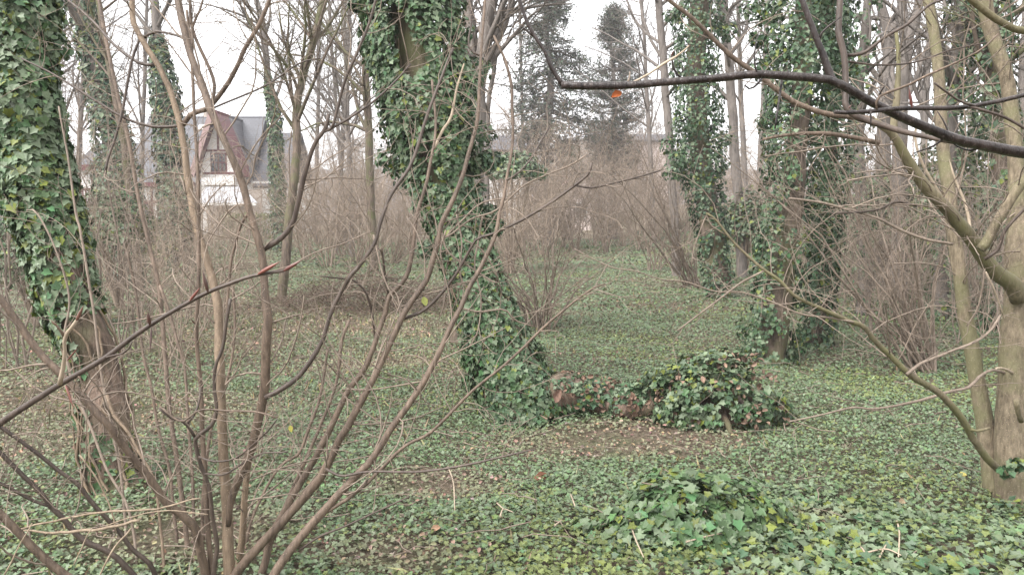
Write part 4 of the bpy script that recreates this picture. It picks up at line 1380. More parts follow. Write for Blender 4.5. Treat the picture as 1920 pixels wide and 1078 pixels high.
o5, P5, _ = stem(shrub, [(470, 1110), (490, 1070), (506, 1010), (528, 968), (548, 934), (572, 893), (595, 852), (611, 820), (632, 776), (655, 732), (685, 690), (700, 652), (710, 622), (723, 584), (731, 554), (757, 529), (769, 500), (776, 452), (783, 398), (799, 346), (808, 300), (815, 262), (817, 218), (810, 150)],
                 (22, 20, 18, 16, 15, 13, 12, 11, 9, 7, 5), (3.5, 3.5, 3.7), M_STEM, twigs=16, ground=True)
stem(o5, [(814, 280), (829, 246), (846, 220), (856, 170), (870, 120)], (7, 5, 3), (3.68, 3.7), M_TWIG_PALE, 'branch', twigs=3)
stem(o5, [(730, 558), (722, 520), (716, 470), (704, 462)], (5, 4), (3.6, 3.5), M_STEM_DARK, 'branch', twigs=3)
stem(o5, [(704, 640), (696, 580), (684, 545), (662, 525), (650, 523), (600, 518)], (5, 4, 3), (3.58, 3.4), M_STEM_DARK, 'branch', twigs=4)
o6, P6, _ = stem(shrub, [(500, 1110), (514, 1076), (552, 1025), (593, 971), (635, 925), (676, 884), (702, 855), (730, 808), (770, 753), (820, 668), (846, 608), (864, 576), (877, 545), (900, 504), (917, 468), (930, 436), (937, 400), (946, 366), (951, 332), (958, 294), (962, 252), (960, 205), (959, 163), (948, 117), (935, 88), (926, 68)],
                 (24, 22, 20, 18, 16, 15, 13, 11, 9, 7, 6, 4), (3.1, 3.1, 3.3), M_STEM, twigs=18, ground=True)
stem(o6, [(606, 962), (650, 935), (696, 898), (756, 838), (810, 808), (880, 738), (935, 693), (980, 653), (1026, 608), (1100, 548), (1135, 532)], (10, 9, 8, 7, 5, 3), (3.1, 3.0), M_STEM, 'branch', twigs=9)
stem(o6, [(610, 878), (640, 892), (690, 884), (780, 884), (860, 874), (950, 854), (1004, 842)], (5, 5, 3), (3.1, 2.9), M_STEM_DARK, 'branch', twigs=4)
stem(o6, [(560, 1032), (600, 1005), (650, 985), (700, 962), (768, 930)], (5, 4, 3), (3.1, 3.0), M_STEM_DARK, 'branch', twigs=2)
stem(o6, [(950, 338), (972, 324), (996, 298), (1016, 262), (1032, 236)], (4, 3), (3.2, 3.3), M_STEM_DARK, 'branch', twigs=2)
stem(o6, [(864, 578), (900, 585), (945, 580), (965, 600), (1000, 612)], (4, 3), (3.2, 3.3), M_TWIG, 'branch', twigs=2)
stem(o6, [(730, 806), (640, 735), (700, 730), (790, 715)], (3, 3), (3.2, 3.2), M_TWIG, 'branch')
# stems fanning left
o7, P7, _ = stem(shrub, [(392, 1100), (372, 1010), (355, 978), (318, 947), (299, 925), (276, 890), (246, 852), (209, 805), (184, 777), (155, 746), (113, 700), (84, 671), (56, 638), (31, 600), (0, 560), (-40, 515)], (24, 22, 20, 19, 19, 18, 17), (3.3, 3.0, 2.9), M_STEM, twigs=14, ground=True)
stem(shrub, [(300, 1105), (282, 1058), (250, 1030), (230, 1003), (200, 970), (171, 939), (144, 905), (109, 882), (73, 853), (40, 828), (-5, 795), (-40, 770)], (13, 12, 11, 10, 9), (3.2, 2.9), M_STEM_DARK, twigs=8, ground=True)
o8, _, _ = stem(shrub, [(270, 1105), (246, 1072), (209, 1038), (157, 1012), (117, 970), (94, 949), (77, 924), (38, 886), (2, 850), (-40, 815)], (16, 15, 14, 12, 11), (3.15, 2.9), M_STEM_DARK, twigs=8, ground=True)
stem(o8, [(94, 949), (60, 937), (20, 915), (-20, 895)], (8, 6), (3.0, 2.9), M_STEM_DARK, 'branch', twigs=2)
stem(shrub, [(160, 1110), (125, 1080), (98, 1060), (70, 1034), (42, 1004), (0, 963), (-40, 930)], (24, 22, 21), (3.0, 2.85), M_STEM, twigs=5, ground=True)
# back stems, paler and thinner
for pts, w, d, m in [([(358, 1085), (350, 1000), (342, 937), (331, 853), (318, 760), (310, 680), (304, 600), (296, 530), (282, 470), (266, 400), (250, 318), (236, 245), (212, 140), (196, 60), (184, -10)], (14, 12, 11, 10, 10, 9), (3.7, 4.2), M_STEM),
                     ([(368, 1085), (364, 980), (360, 880), (352, 780), (346, 690), (332, 640), (318, 590), (300, 535)], (9, 8, 7, 6), (3.6, 3.9), M_STEM),
                     ([(445, 1090), (455, 1000), (461, 916), (467, 862), (476, 820)], (20, 18, 16, 15), (3.6, 3.55), M_STEM_PALE),
                     ([(340, 1085), (332, 1010), (325, 950), (318, 880), (296, 800), (282, 720), (268, 660), (256, 560), (238, 470)], (9, 8, 7, 5), (3.8, 4.1), M_STEM),
                     ([(475, 1090), (500, 1040), (515, 1000), (530, 960), (560, 890), (600, 800), (630, 720), (640, 640), (655, 600)], (12, 10, 8, 6), (3.9, 4.1), M_STEM),
                     ([(390, 1090), (380, 980), (384, 900), (396, 800), (430, 700), (440, 620), (436, 540)], (10, 9, 7, 5), (3.8, 4.0), M_STEM),
                     ([(455, 1090), (470, 980), (520, 880), (560, 850), (580, 800), (600, 745), (615, 650)], (8, 7, 6, 5), (3.8, 4.0), M_STEM),
                     ([(310, 1085), (300, 980), (290, 900), (262, 850), (240, 810), (214, 780), (200, 740)], (8, 7, 6), (3.5, 3.7), M_STEM_PALE),
                     ([(260, 1085), (250, 1000), (235, 940), (200, 880), (170, 800), (140, 730), (120, 640), (130, 560), (105, 470), (70, 400), (50, 395)], (6, 5, 5, 4, 3), (3.6, 3.9), M_TWIG),
                     ([(240, 1085), (235, 980), (228, 900), (210, 800), (190, 700), (178, 600), (165, 520), (150, 430), (142, 400), (128, 300), (110, 200)], (6, 5, 5, 3), (3.9, 4.2), M_TWIG)]:
    stem(shrub, pts, w, d, m, twigs=10, ground=True, tl=(.15, .5))
# dead pale sticks caught in the shrub
STICKS = ['longest pale dead stick lying across the lower left shrub', 'thick broken pale stick below the longest dead stick, lower left', 'pale stick slanting to the bottom edge, lower left', 'short pale stick at the bottom left corner', 'thin pale stick standing steeply above the broken stick', 'thin straight pale stick ending right among the shrub stems', 'tiny pale stick under the broken stick, lower left']
for si, (pts, w, d) in enumerate([([(38, 992), (80, 982), (130, 971), (200, 960), (262, 955), (312, 952), (376, 934)], (5, 6, 4), (2.95, 3.0)), ([(44, 994), (90, 999), (140, 995), (200, 988), (262, 975)], (5, 8, 8), (2.9, 2.95)),
                  ([(186, 1082), (206, 1045), (226, 1014), (246, 990)], (4, 5), (2.8, 2.85)), ([(8, 1078), (32, 1030), (60, 980)], (4, 3), (2.8, 2.8)), ([(150, 853), (190, 915), (210, 960), (218, 1000)], (4, 4), (3.1, 3.1)),
                  ([(200, 985), (250, 968), (310, 957), (390, 964)], (3, 3), (2.95, 2.95)), ([(138, 1060), (165, 1000), (172, 990)], (3, 3), (2.85, 2.85))]):
    P, Rr = trace(pts, [q * .75 for q in w], d, wobble=.8)
    mb = MB(); tubes(mb, P, Rr, 6, cap=True)
    o = mb.build('dead_stick', M_DEAD, None, loc=P[len(P) // 2])
    tag(o, STICKS[si], 'stick', 'dead sticks caught in the shrub')
# tangle of curling twigs right of the shrub (in front of the leaning trunk)
for pts in ([(826, 421), (838, 470), (880, 500), (935, 530), (905, 470), (870, 450)], [(700, 440), (720, 520), (745, 570), (770, 595), (800, 600)], [(856, 402), (866, 455), (862, 510), (876, 545)],
            [(836, 432), (826, 470), (834, 520), (832, 570), (822, 600)], [(905, 404), (896, 455), (890, 500), (902, 560), (896, 620), (880, 650)]):
    stem(o4, pts, (3.5, 2.5), (3.4, 3.3), M_TWIG, 'branch', twigs=4, tl=(.06, .25))

SHRUB_W = 1.0
# ---- right foreground coppice: pale trunks, mossy leaning limb
cb = on_ground(1893, 950)
cop = thing('coppiced_tree', (cb[0], cb[1], float(gh(cb[0], cb[1]))), 'pale smooth coppiced tree at right edge with mossy leaning limb', 'tree')
n2, PN2, _ = stem(cop, [(1908, 965), (1902, 900), (1898, 800), (1902, 650), (1909, 560), (1908, 490), (1908, 400), (1906, 320), (1900, 240), (1888, 150), (1866, 80), (1846, 5), (1832, -70), (1820, -200)], (72, 62, 54, 50, 46, 28, 25, 25, 26, 27, 27), (4.45, 4.5, 4.6), M_TRUNK_PALE, 'trunk', twigs=12, sides=16, ground=True, tl=(.3, .9), tt=(.5, .98))
n1, PN1, _ = stem(cop, [(1864, 965), (1858, 900), (1850, 820), (1834, 720), (1816, 620), (1802, 530), (1789, 430), (1776, 330), (1766, 250), (1761, 150), (1751, 75), (1740, 0), (1732, -80), (1720, -200)], (38, 31, 27, 25, 24, 22, 20, 18, 17, 16), (4.55, 4.6, 4.8), M_TRUNK_PALE, 'trunk', twigs=14, sides=12, ground=True, tl=(.3, .9), tt=(.3, .98))
n3, PN3, _ = stem(cop, [(1912, 560), (1896, 530), (1868, 512), (1842, 482), (1816, 442), (1790, 408), (1766, 382), (1738, 352), (1714, 322), (1694, 288), (1682, 264), (1668, 246), (1650, 234), (1632, 222)], (34, 29, 26, 25, 23, 22, 20, 18, 14, 11), (4.4, 4.1, 3.9), M_MOSSY, 'limb', twigs=16, sides=12, tl=(.2, .7))
stem(n3, [(1636, 224), (1600, 219), (1545, 213), (1490, 192), (1450, 165), (1416, 138), (1372, 106), (1330, 66), (1294, 32), (1256, 2), (1220, -30)], (11, 10, 9, 8, 6), (3.9, 3.7), M_STEM, 'branch', twigs=10)
stem(n3, [(1676, 262), (1676, 240), (1680, 200), (1684, 120), (1680, 60)], (14, 13, 8, 6), (3.95, 4.0), M_MOSSY, 'branch', twigs=5)
stem(n3, [(1648, 268), (1600, 258), (1545, 250), (1482, 253), (1430, 262)], (9, 8, 5), (3.92, 3.8), M_STEM, 'branch', twigs=6)
stem(n3, [(1838, 468), (1852, 448), (1872, 410), (1900, 366), (1930, 326), (1960, 280)], (18, 17, 16), (4.1, 4.0), M_TRUNK_PALE, 'branch', twigs=5)
stem(n3, [(1846, 486), (1872, 468), (1880, 440), (1896, 418), (1916, 398), (1940, 370)], (7, 6, 5), (4.08, 3.95), M_STEM_DARK, 'branch', twigs=3)
stem(n3, [(1786, 458), (1740, 450), (1690, 432), (1650, 412), (1600, 396), (1540, 380), (1480, 372)], (6, 5, 4), (4.0, 3.9), M_TWIG, 'branch', twigs=6)
stem(n3, [(1718, 386), (1680, 378), (1650, 392), (1610, 398), (1560, 400)], (5, 4), (4.0, 3.9), M_STEM_DARK, 'branch', twigs=4)
stem(n1, [(1775, 388), (1760, 360), (1735, 320), (1722, 290), (1716, 262), (1718, 230)], (5, 5, 4), (4.6, 4.5), M_TWIG_PALE, 'branch')
stem(n1, [(1820, 460), (1817, 420), (1808, 378), (1790, 336), (1778, 300)], (6, 5, 4), (4.55, 4.6), M_TWIG_PALE, 'branch')
stem(n3, [(1846, 505), (1842, 540), (1832, 580), (1812, 612)], (3.5, 2.5), (4.1, 4.2), M_TWIG, 'branch', twigs=2)
stem(n3, [(1848, 510), (1866, 548), (1882, 596)], (4, 3), (4.1, 4.2), M_TWIG_PALE, 'branch')
# long low branch sweeping left
o9, PO, _ = stem(cop, [(1896, 890), (1878, 884), (1852, 862), (1830, 830), (1802, 782), (1760, 736), (1712, 706), (1672, 670), (1642, 640), (1620, 612), (1592, 602), (1542, 580), (1492, 556), (1462, 526), (1432, 506), (1402, 480), (1372, 450), (1342, 412), (1324, 400)],
                 (14, 13, 13, 12, 10, 9, 7, 6, 5, 4), (4.4, 4.0, 3.8, 3.8), M_MOSSY, 'limb', twigs=20, tl=(.15, .6))
stem(o9, [(1700, 702), (1725, 682), (1760, 668), (1794, 655), (1830, 640), (1858, 618), (1876, 590)], (6, 5, 4), (3.95, 4.1), M_TWIG, 'branch', twigs=4)
stem(o9, [(1806, 800), (1830, 808), (1856, 802)], (6, 5), (4.2, 4.2), M_MOSSY, 'branch')
stem(n2, [(1900, 706), (1880, 698), (1860, 694), (1838, 705), (1816, 726), (1780, 734), (1720, 752), (1640, 766), (1600, 764), (1540, 778), (1480, 790)], (6, 6, 5, 4, 3), (4.46, 4.2, 3.9), M_TWIG, 'branch', twigs=6)
stem(o9, [(1432, 508), (1390, 530), (1350, 560), (1310, 590), (1270, 620)], (4, 3), (3.8, 3.8), M_TWIG, 'branch', twigs=4)
stem(o9, [(1360, 440), (1330, 420), (1326, 402), (1310, 440), (1300, 470), (1296, 500)], (2.5, 2), (3.8, 3.8), M_TWIG, 'branch', twigs=2)
stem(o9, [(1600, 604), (1560, 596), (1500, 588), (1448, 566), (1390, 548), (1340, 546), (1285, 528), (1240, 524), (1190, 508), (1150, 502), (1105, 482), (1076, 466)], (4.5, 3.5, 2.5, 2), (3.85, 3.9), M_TWIG, 'branch', twigs=7)
stem(n2, [(1915, 790), (1908, 770), (1905, 750)], (10, 9), (4.25, 4.2), M_MOSSY, 'branch')
stem(n2, [(1905, 704), (1884, 692), (1868, 690)], (6, 4), (4.46, 4.25), M_TWIG_PALE, 'branch')
# ivy at the foot of the coppice
ivp = np.array([on_ground(px, py) for px, py in [(1880, 890), (1890, 900), (1900, 880), (1908, 895), (1870, 960), (1885, 965), (1915, 960)]])
ivy_sprays(cop, [at(1888, 882, 4.25), at(1905, 872, 4.25), at(1880, 958, 4.25), at(1912, 955, 4.2)], [.05, .05, .07, .1], 34, .038)

# ---- very near wet branch, upper right, from a young tree just out of frame
t0 = at(3150, 620, 1.75)
yt = thing('young_tree', (t0[0], t0[1], float(gh(t0[0], t0[1]))), 'dark wet branches of a young tree reaching in from the upper right', 'tree')
P = np.array([(t0[0] + .02 * math.sin(z * 3), t0[1] + .015 * math.cos(z * 2), z) for z in np.linspace(float(gh(t0[0], t0[1])) - .1, 3.4, 24)])
mb = MB(); tubes(mb, P, np.linspace(.042, .020, 24), 12, cap=True); part(mb, 'trunk', M_WET, yt)
pq, rq = grow(P[None], np.linspace(.045, .022, 24)[None], 10, (.55, .98), (40, 70), (.4, .9), 6, .3, .3, .1, .002)
pq = pq[(pq[:, -1, 0] > t0[0] - .05)]
mb = MB(); tubes(mb, pq, rq[:len(pq)], 5); part(mb, 'branches', M_WET, yt, 'stuff')
b1, _, _ = stem(yt, [(3150, 560), (2800, 470), (2420, 372), (2060, 308), (1925, 286), (1862, 275), (1796, 262), (1742, 241), (1682, 215), (1622, 185), (1572, 157), (1540, 148), (1472, 143), (1415, 141), (1340, 148), (1262, 153), (1162, 161), (1100, 161), (1052, 160)],
                (34, 33, 31, 30, 28, 26, 24, 21, 18, 16, 15, 14, 13), (1.75, 1.45, 1.15, 1.13, 1.15), M_WET, 'branch', sides=14, twigs=9, tl=(.015, .06), minr=.0012, second=0, tmat=M_WET)
stem(b1, [(1056, 161), (1046, 148), (1030, 120), (1020, 94), (1001, 66), (986, 36), (976, 6), (960, -40)], (9, 7, 7, 6), (1.15, 1.14), M_WET, 'twig', sides=8)
stem(b1, [(1000, 68), (990, 60), (974, 48)], (5, 1.5), (1.145, 1.14), M_WET, 'spur', sides=6)
bu, _, _ = stem(b1, [(1566, 158), (1556, 135), (1545, 105), (1530, 70), (1514, 28), (1500, -14), (1490, -60)], (17, 13, 11, 10, 9), (1.16, 1.16), M_WET, 'twig', sides=10)
stem(bu, [(1535, 76), (1542, 60), (1556, 48), (1577, 32)], (5, 4, 2), (1.16, 1.15), M_WET, 'spur', sides=6)
stem(b1, [(1278, 148), (1266, 136), (1261, 122), (1259, 102)], (5, 4, 3), (1.15, 1.14), M_WET, 'spur', sides=6)
stem(b1, [(1184, 156), (1210, 143), (1248, 118), (1272, 104), (1292, 86)], (4, 4, 5, 2), (1.15, 1.13), M_TWIG_PALE, 'twig', sides=6)
stem(b1, [(1176, 156), (1180, 146), (1181, 135)], (4, 2), (1.15, 1.15), M_TWIG, 'spur', sides=6)
stem(b1, [(1428, 148), (1418, 160), (1406, 167), (1396, 160)], (5, 3), (1.15, 1.14), M_WET, 'spur', sides=6)
stem(b1, [(1466, 148), (1462, 180), (1457, 212), (1453, 242)], (5, 4, 3), (1.15, 1.14), M_WET, 'twig', sides=6)
b2, _, _ = stem(yt, [(3150, -120), (2750, -40), (2350, 70), (2060, 140), (1925, 178), (1852, 195), (1790, 203), (1700, 203), (1640, 208), (1590, 212), (1564, 210)], (18, 16, 14, 12, 10, 9, 9, 8), (1.75, 1.4, 1.12, 1.1), M_WET, 'branch', sides=10)
stem(b2, [(1644, 206), (1648, 182), (1700, 161), (1738, 142), (1800, 114), (1842, 92), (1872, 64)], (5, 5, 4, 3), (1.1, 1.08), M_STEM, 'twig', sides=7)
stem(b2, [(1828, 199), (1800, 190), (1780, 176), (1752, 156)], (5, 4), (1.1, 1.08), M_STEM_DARK, 'twig', sides=7)
stem(b2, [(1816, 200), (1860, 212), (1892, 224), (1935, 250), (1970, 270)], (6, 5), (1.1, 1.1), M_STEM_DARK, 'twig', sides=7)
stem(b2, [(1648, 182), (1652, 172), (1660, 160)], (4, 2), (1.1, 1.09), M_WET, 'spur', sides=6)
stem(b2, [(1632, 209), (1633, 225), (1632, 238)], (4, 2), (1.1, 1.1), M_WET, 'spur', sides=6)
b3, _, _ = stem(yt, [(3150, -260), (2700, -120), (2250, 20), (2060, 64), (1925, 60), (1880, 44), (1845, 20), (1815, -6), (1780, -50)], (24, 20, 16, 14, 12), (1.75, 1.5, 1.35), M_MOSSY, 'branch', sides=10)
# second upright dark stem standing behind the wet branch
ud = on_ground(1600, 1076)
b4, _, _ = stem(yt, [(1925, 286), (1760, 262), (1650, 234), (1590, 208), (1586, 160), (1583, 104), (1572, 60), (1575, 5), (1578, -60)], (8, 8, 9, 12, 12, 12, 12), (1.24, 1.34, 1.36), M_STEM_DARK, 'branch', sides=10)
stem(b4, [(1588, 104), (1620, 100), (1660, 70), (1702, 46), (1740, 12), (1768, 0), (1800, -14)], (7, 6, 5, 4), (1.36, 1.34), M_STEM_DARK, 'twig', sides=7, twigs=3, tl=(.05, .15), minr=.0006)
stem(b4, [(1584, 115), (1640, 122), (1700, 120), (1740, 110), (1780, 95), (1850, 80)], (4, 3), (1.36, 1.4), M_STEM_DARK, 'twig', sides=6, twigs=3, tl=(.05, .15), minr=.0006)


def bud(parent, a, c, d, w, col=(.16, .045, .032)):
    """a pointed beech-like bud from pixel a to pixel c"""
    A = at(a[0], a[1], d); C = at(c[0], c[1], d - .005)
    t = np.linspace(0, 1, 8)[:, None]
    P = A * (1 - t) + C * t
    col = tuple(.42 * c_ + .45 * g_ for c_, g_ in zip(col, (.085, .05, .04)))
    prof = np.array([.35, .72, .9, .92, .8, .55, .28, .04]) * .85 * w / 2 / F * d
    mb = MB()
    tubes(mb, P, prof, 8, tint=np.array([col]))
    # overlapping scales: slight steps
    part(mb, 'bud', M_BUD, parent)


# ---- near twig with red buds, lower left, from a sapling just out of frame
t0 = at(-560, 1180, 1.05)
sp = thing('budding_sapling', (t0[0], t0[1], float(gh(t0[0], t0[1]))), 'near twig with long pointed red buds crossing the lower left', 'sapling')
P = np.array([(t0[0] + .01 * math.sin(z * 3), t0[1] + .01 * math.cos(z * 2), z) for z in np.linspace(float(gh(t0[0], t0[1])) - .08, 2.3, 20)])
mb = MB(); tubes(mb, P, np.linspace(.016, .006, 20), 10, cap=True); part(mb, 'trunk', M_STEM_DARK, sp)
DB = .82
k1, _, _ = stem(sp, [(-560, 1180), (-330, 1010), (-150, 890), (-10, 801), (100, 728), (150, 698), (200, 668), (240, 638), (280, 610), (345, 571), (390, 548), (436, 530), (480, 516), (532, 508)], (19, 18, 17, 15, 13, 12, 10, 9, 8, 6), (1.05, .9, .84, DB), M_STEM_DARK, 'branch', sides=10)
k2, _, _ = stem(k1, [(112, 720), (119, 690), (122, 660), (122, 632), (134, 614), (144, 600)], (10, 8, 7, 7, 6), (.83, .80), M_TWIG_PALE, 'twig', sides=8)
bud(k2, (143, 602), (157, 572), .80, 9, (.22, .10, .075))
stem(k2, [(122, 631), (112, 618), (104, 608)], (6, 4), (.81, .80), M_STEM, 'spur', sides=6)
bud(k2, (106, 610), (95, 601), .80, 6, (.3, .2, .14))
bud(k1, (390, 548), (380, 508), DB, 9, (.05, .017, .013))
bud(k1, (281, 610), (277, 583), DB, 9, (.06, .018, .014))
bud(k1, (356, 564), (376, 538), DB, 8, (.26, .07, .055))
bud(k1, (484, 514), (526, 490), DB, 10, (.30, .085, .060))
bud(k1, (532, 508), (566, 488), DB, 10, (.16, .035, .028))
bud(k1, (284, 612), (281, 664), DB, 6, (.05, .018, .014))
bud(k1, (366, 608), (357, 596), DB, 4, (.05, .018, .014))
stem(k1, [(200, 670), (216, 666), (232, 662), (243, 652), (248, 640)], (5, 4, 3), (.83, .82), M_STEM_DARK, 'spur', sides=6)
bud(k1, (124, 722), (137, 764), .83, 7, (.20, .045, .035))
bud(k1, (122, 722), (134, 752), .825, 5, (.25, .08, .05))
bud(k1, (126, 676), (146, 652), .81, 5, (.17, .05, .04))
stem(k1, [(147, 705), (156, 722), (160, 728)], (3, 2), (.83, .83), M_STEM, 'spur', sides=5)
stem(k1, [(480, 516), (540, 500), (566, 486), (600, 470), (640, 458), (672, 444), (700, 432)], (2.5, 2.5, 2), (DB, .9), M_TWIG, 'twig', sides=5)
# red bud hanging on the second wet branch
bud(b2, (1710, 202), (1704, 164), 1.09, 7, (.16, .03, .025))
bud(b1, (1259, 106), (1264, 94), 1.14, 5, (.12, .05, .04))
bud(b4, (1588, 206), (1598, 196), 1.34, 5, (.12, .05, .04))


# single coloured leaves
def one_leaf(px, py, d, size, col, label, name, nrm=(0, -1, .3), tip=(.3, 0, -1), shape=BEECH, curl=1.0, ground=False):
    p = on_ground(px, py) if ground else at(px, py, d)
    if ground: p = p + np.array([0, 0, .03])
    mb = MB()
    c = np.array(col)
    sh = shape.copy(); sh[:, 2] *= curl
    leaves(mb, p[None], np.array([nrm], float), np.array([tip], float), size, c[None], sh, OVAL_F)
    # little stalk
    x, y, z = frames(np.array([nrm], float), np.array([tip], float))
    q = p - y[0] * size * .4
    P = np.array([q, q - y[0] * size * .25 + z[0] * size * .1, q - y[0] * size * .5 + z[0] * size * .1])
    tubes(mb, P, np.array([.02, .016, .012]) * size, 4, tint=np.array([c * .6]))
    o = mb.build(name, M_YLEAF, None, loc=p)
    tag(o, label, 'leaf')


one_leaf(1158, 177, 1.15, .018, (.36, .10, .03), 'small orange leaf hanging under the wet black branch', 'orange_leaf', tip=(-.8, 0, -.5), curl=2)
one_leaf(796, 563, 3.26, .042, (.22, .24, .06), 'yellow-green leaf hanging in the shrub left of the leaning trunk', 'yellow_leaf')
one_leaf(545, 802, 3.2, .030, (.36, .33, .07), 'yellow leaf hanging low in the shrub, lower left', 'yellow_leaf')
one_leaf(1012, 905, 0, .095, (.20, .085, .055), 'large brown fallen leaf on the ivy below the leaning trunk', 'fallen_leaf', (.1, -.5, .8), (1, .2, 0), curl=2, ground=True)
one_leaf(1803, 899, 0, .055, (.55, .48, .14), 'small yellow fallen leaf on ivy left of the coppice foot', 'fallen_leaf', (.1, -.4, .8), (1, .2, 0), ground=True)
one_leaf(815, 1003, 0, .055, (.42, .26, .17), 'pale tan fallen leaf on the ivy in the centre foreground', 'fallen_leaf', (.1, -.4, .8), (.6, .4, 0), curl=2, ground=True)
one_leaf(1690, 952, 0, .055, (.40, .30, .20), 'pale beige fallen leaf on ivy in the right foreground', 'fallen_leaf', (.1, -.4, .8), (.6, .4, 0), curl=2, ground=True)
one_leaf(1240, 914, 0, .05, (.48, .42, .36), 'whitish fallen leaf just left of the ivy mound', 'fallen_leaf', (.1, -.6, .8), (.2, .8, 0), ground=True)

# fallen dead twigs lying on the ivy, right foreground and centre
FT = ['arched pale twig on ivy at the bottom right', 'tiny pale twig left of the arched twig, bottom right', 'upright pale twig crossing the arched twig, bottom right', 'short slanting pale twig left of the upright twig, bottom right', 'small bent pale twig in the centre foreground', 'straight pale splinter beside the bent twig, centre foreground', 'short pale twig left of the ivy mound, nearest the centre', 'long thin pale twig below the brown patch, left of centre', 'short steep pale twig above and left of the ivy mound', 'long pale twig slanting to the bottom edge below the ivy mound', 'flat pale twig along the front foot of the ivy mound']
for fi, pts in enumerate([[(1622, 1070), (1652, 1063), (1666, 1064), (1688, 1075)], [(1613, 1058), (1618, 1066), (1622, 1072)], [(1680, 1008), (1685, 1030), (1683, 1078)], [(1648, 1078), (1656, 1062), (1663, 1048)],
            [(938, 998), (944, 984), (962, 990)], [(932, 972), (944, 984)], [(1040, 1016), (1054, 1005)], [(840, 900), (850, 930), (853, 986)], [(1070, 955), (1078, 978)], [(1178, 1000), (1190, 1040), (1206, 1078)], [(1286, 1048), (1330, 1036), (1360, 1030)]]):
    P = np.array([on_ground(px, py) + np.array([0, 0, .085]) for px, py in pts])
    P = catmull(P, 9)
    mb = MB(); tubes(mb, P, np.linspace(.005, .003, 9), 5, cap=True)
    o = mb.build('fallen_twig', M_TWIG_PALE, None, loc=P[4])
    tag(o, FT[fi], 'twig', 'fallen twigs on the foreground ivy')

# ================================================================== FALLEN LOG, ROOT PLATE, IVY MOUND
def px_ground(px, py):
    p = on_ground(px, py)
    return p[0], p[1]


lp = on_ground(1200, 785)
log = thing('fallen_log', (lp[0], lp[1], float(gh(lp[0], lp[1]))), 'rotting fallen log half buried in ivy between leaning trunk and stump', 'log')
A = at(1005, 755, 6.45); Bp = at(1330, 735, 6.3)
t = np.linspace(0, 1, 22)
P = A[None] * (1 - t)[:, None] + Bp[None] * t[:, None]
P[:, 2] = .13 + .03 * np.sin(t * 9) + gh(P[:, 0], P[:, 1])
P[:, 1] += .04 * np.sin(t * 7)
mb = MB(); tubes(mb, P, .13 + .025 * np.sin(t * 14) + .02 * rng.normal(size=22), 14, cap=True)
part(mb, 'log_wood', M_TRUNK_RED, log)
ivy_part(log, P, np.full(22, .19), 6500, .040, seed=41, hole=.40, yellow=.04, pale=.4, singles=60)
mb = MB()
n = 520
tt = rng.uniform(size=n); th = rng.uniform(0, 6.28, n)
c = np.stack([np.interp(tt, t, P[:, i]) for i in range(3)], -1)
rd = np.stack([np.zeros(n), np.cos(th), np.sin(th)], -1)
keep = (fbm(tt * 7, th, 51) > .45) & (rd[:, 2] > -.5)
leaves(mb, (c + rd * .18)[keep], (rd + .5 * rng.normal(size=(n, 3)))[keep], rng.normal(size=(n, 3))[keep], rng.uniform(.03, .065, keep.sum()),
       np.array([.155, .100, .072]) * rng.uniform(.4, 1.5, (keep.sum(), 1)), BEECH * np.array([1, 1, 2.2]), OVAL_F)
part(mb, 'dead_leaves', M_LITTER, log, 'stuff')
# a torn slab of bark at its left end
pb = at(1046, 745, 6.25)
mb = MB(); leaves(mb, pb[None], np.array([[-.5, -1, .3]]), np.array([[.4, 0, 1.]]), .12, np.array([[.17, .105, .08]]), BEECH * np.array([.9, 1, 2]), OVAL_F)
part(mb, 'bark_slab', M_LITTER, log)

sp_ = on_ground(1345, 800)
stump = thing('ivy_stump', (sp_[0], sp_[1], float(gh(sp_[0], sp_[1]))), 'ivy-smothered root stump with dead brown leaves at the log end', 'stump')
sx, sy, sz = sp_[0] + .03, sp_[1] + .25, float(gh(sp_[0], sp_[1] + .25))
nu, nv = 30, 16
U, V_ = np.meshgrid(np.linspace(0, 2 * math.pi, nu, endpoint=False), np.linspace(0, math.pi / 2, nv))
rr = .24 * (.75 + .5 * fbm(np.cos(U) * 2 + 4, np.sin(U) * 2 + V_ * 2, 61))
Vv = np.stack([sx + rr * np.cos(U) * np.cos(V_) * 1.15, sy + rr * np.sin(U) * np.cos(V_), sz - .05 + rr * 1.45 * np.sin(V_)], -1)
idx = np.arange(nu * nv).reshape(nv, nu); nx = np.roll(idx, -1, 1)
mb = MB().add(Vv.reshape(-1, 3), np.stack([idx[:-1], nx[:-1], nx[1:], idx[1:]], -1).reshape(-1, 4), smooth=True)
part(mb, 'stump_wood', M_TRUNK_RED, stump)
for a in np.linspace(-2.4, .2, 4):
    q = np.array([(sx, sy, sz + .28), (sx + .22 * math.cos(a), sy + .22 * math.sin(a), sz + .22 + .1 * rng.normal()), (sx + .4 * math.cos(a), sy + .36 * math.sin(a), sz + .05), (sx + .55 * math.cos(a), sy + .5 * math.sin(a), sz - .05)])
    P = catmull(q, 9); mb = MB(); tubes(mb, P, np.linspace(.05, .015, 9), 7); part(mb, 'root', M_TRUNK_RED, stump)


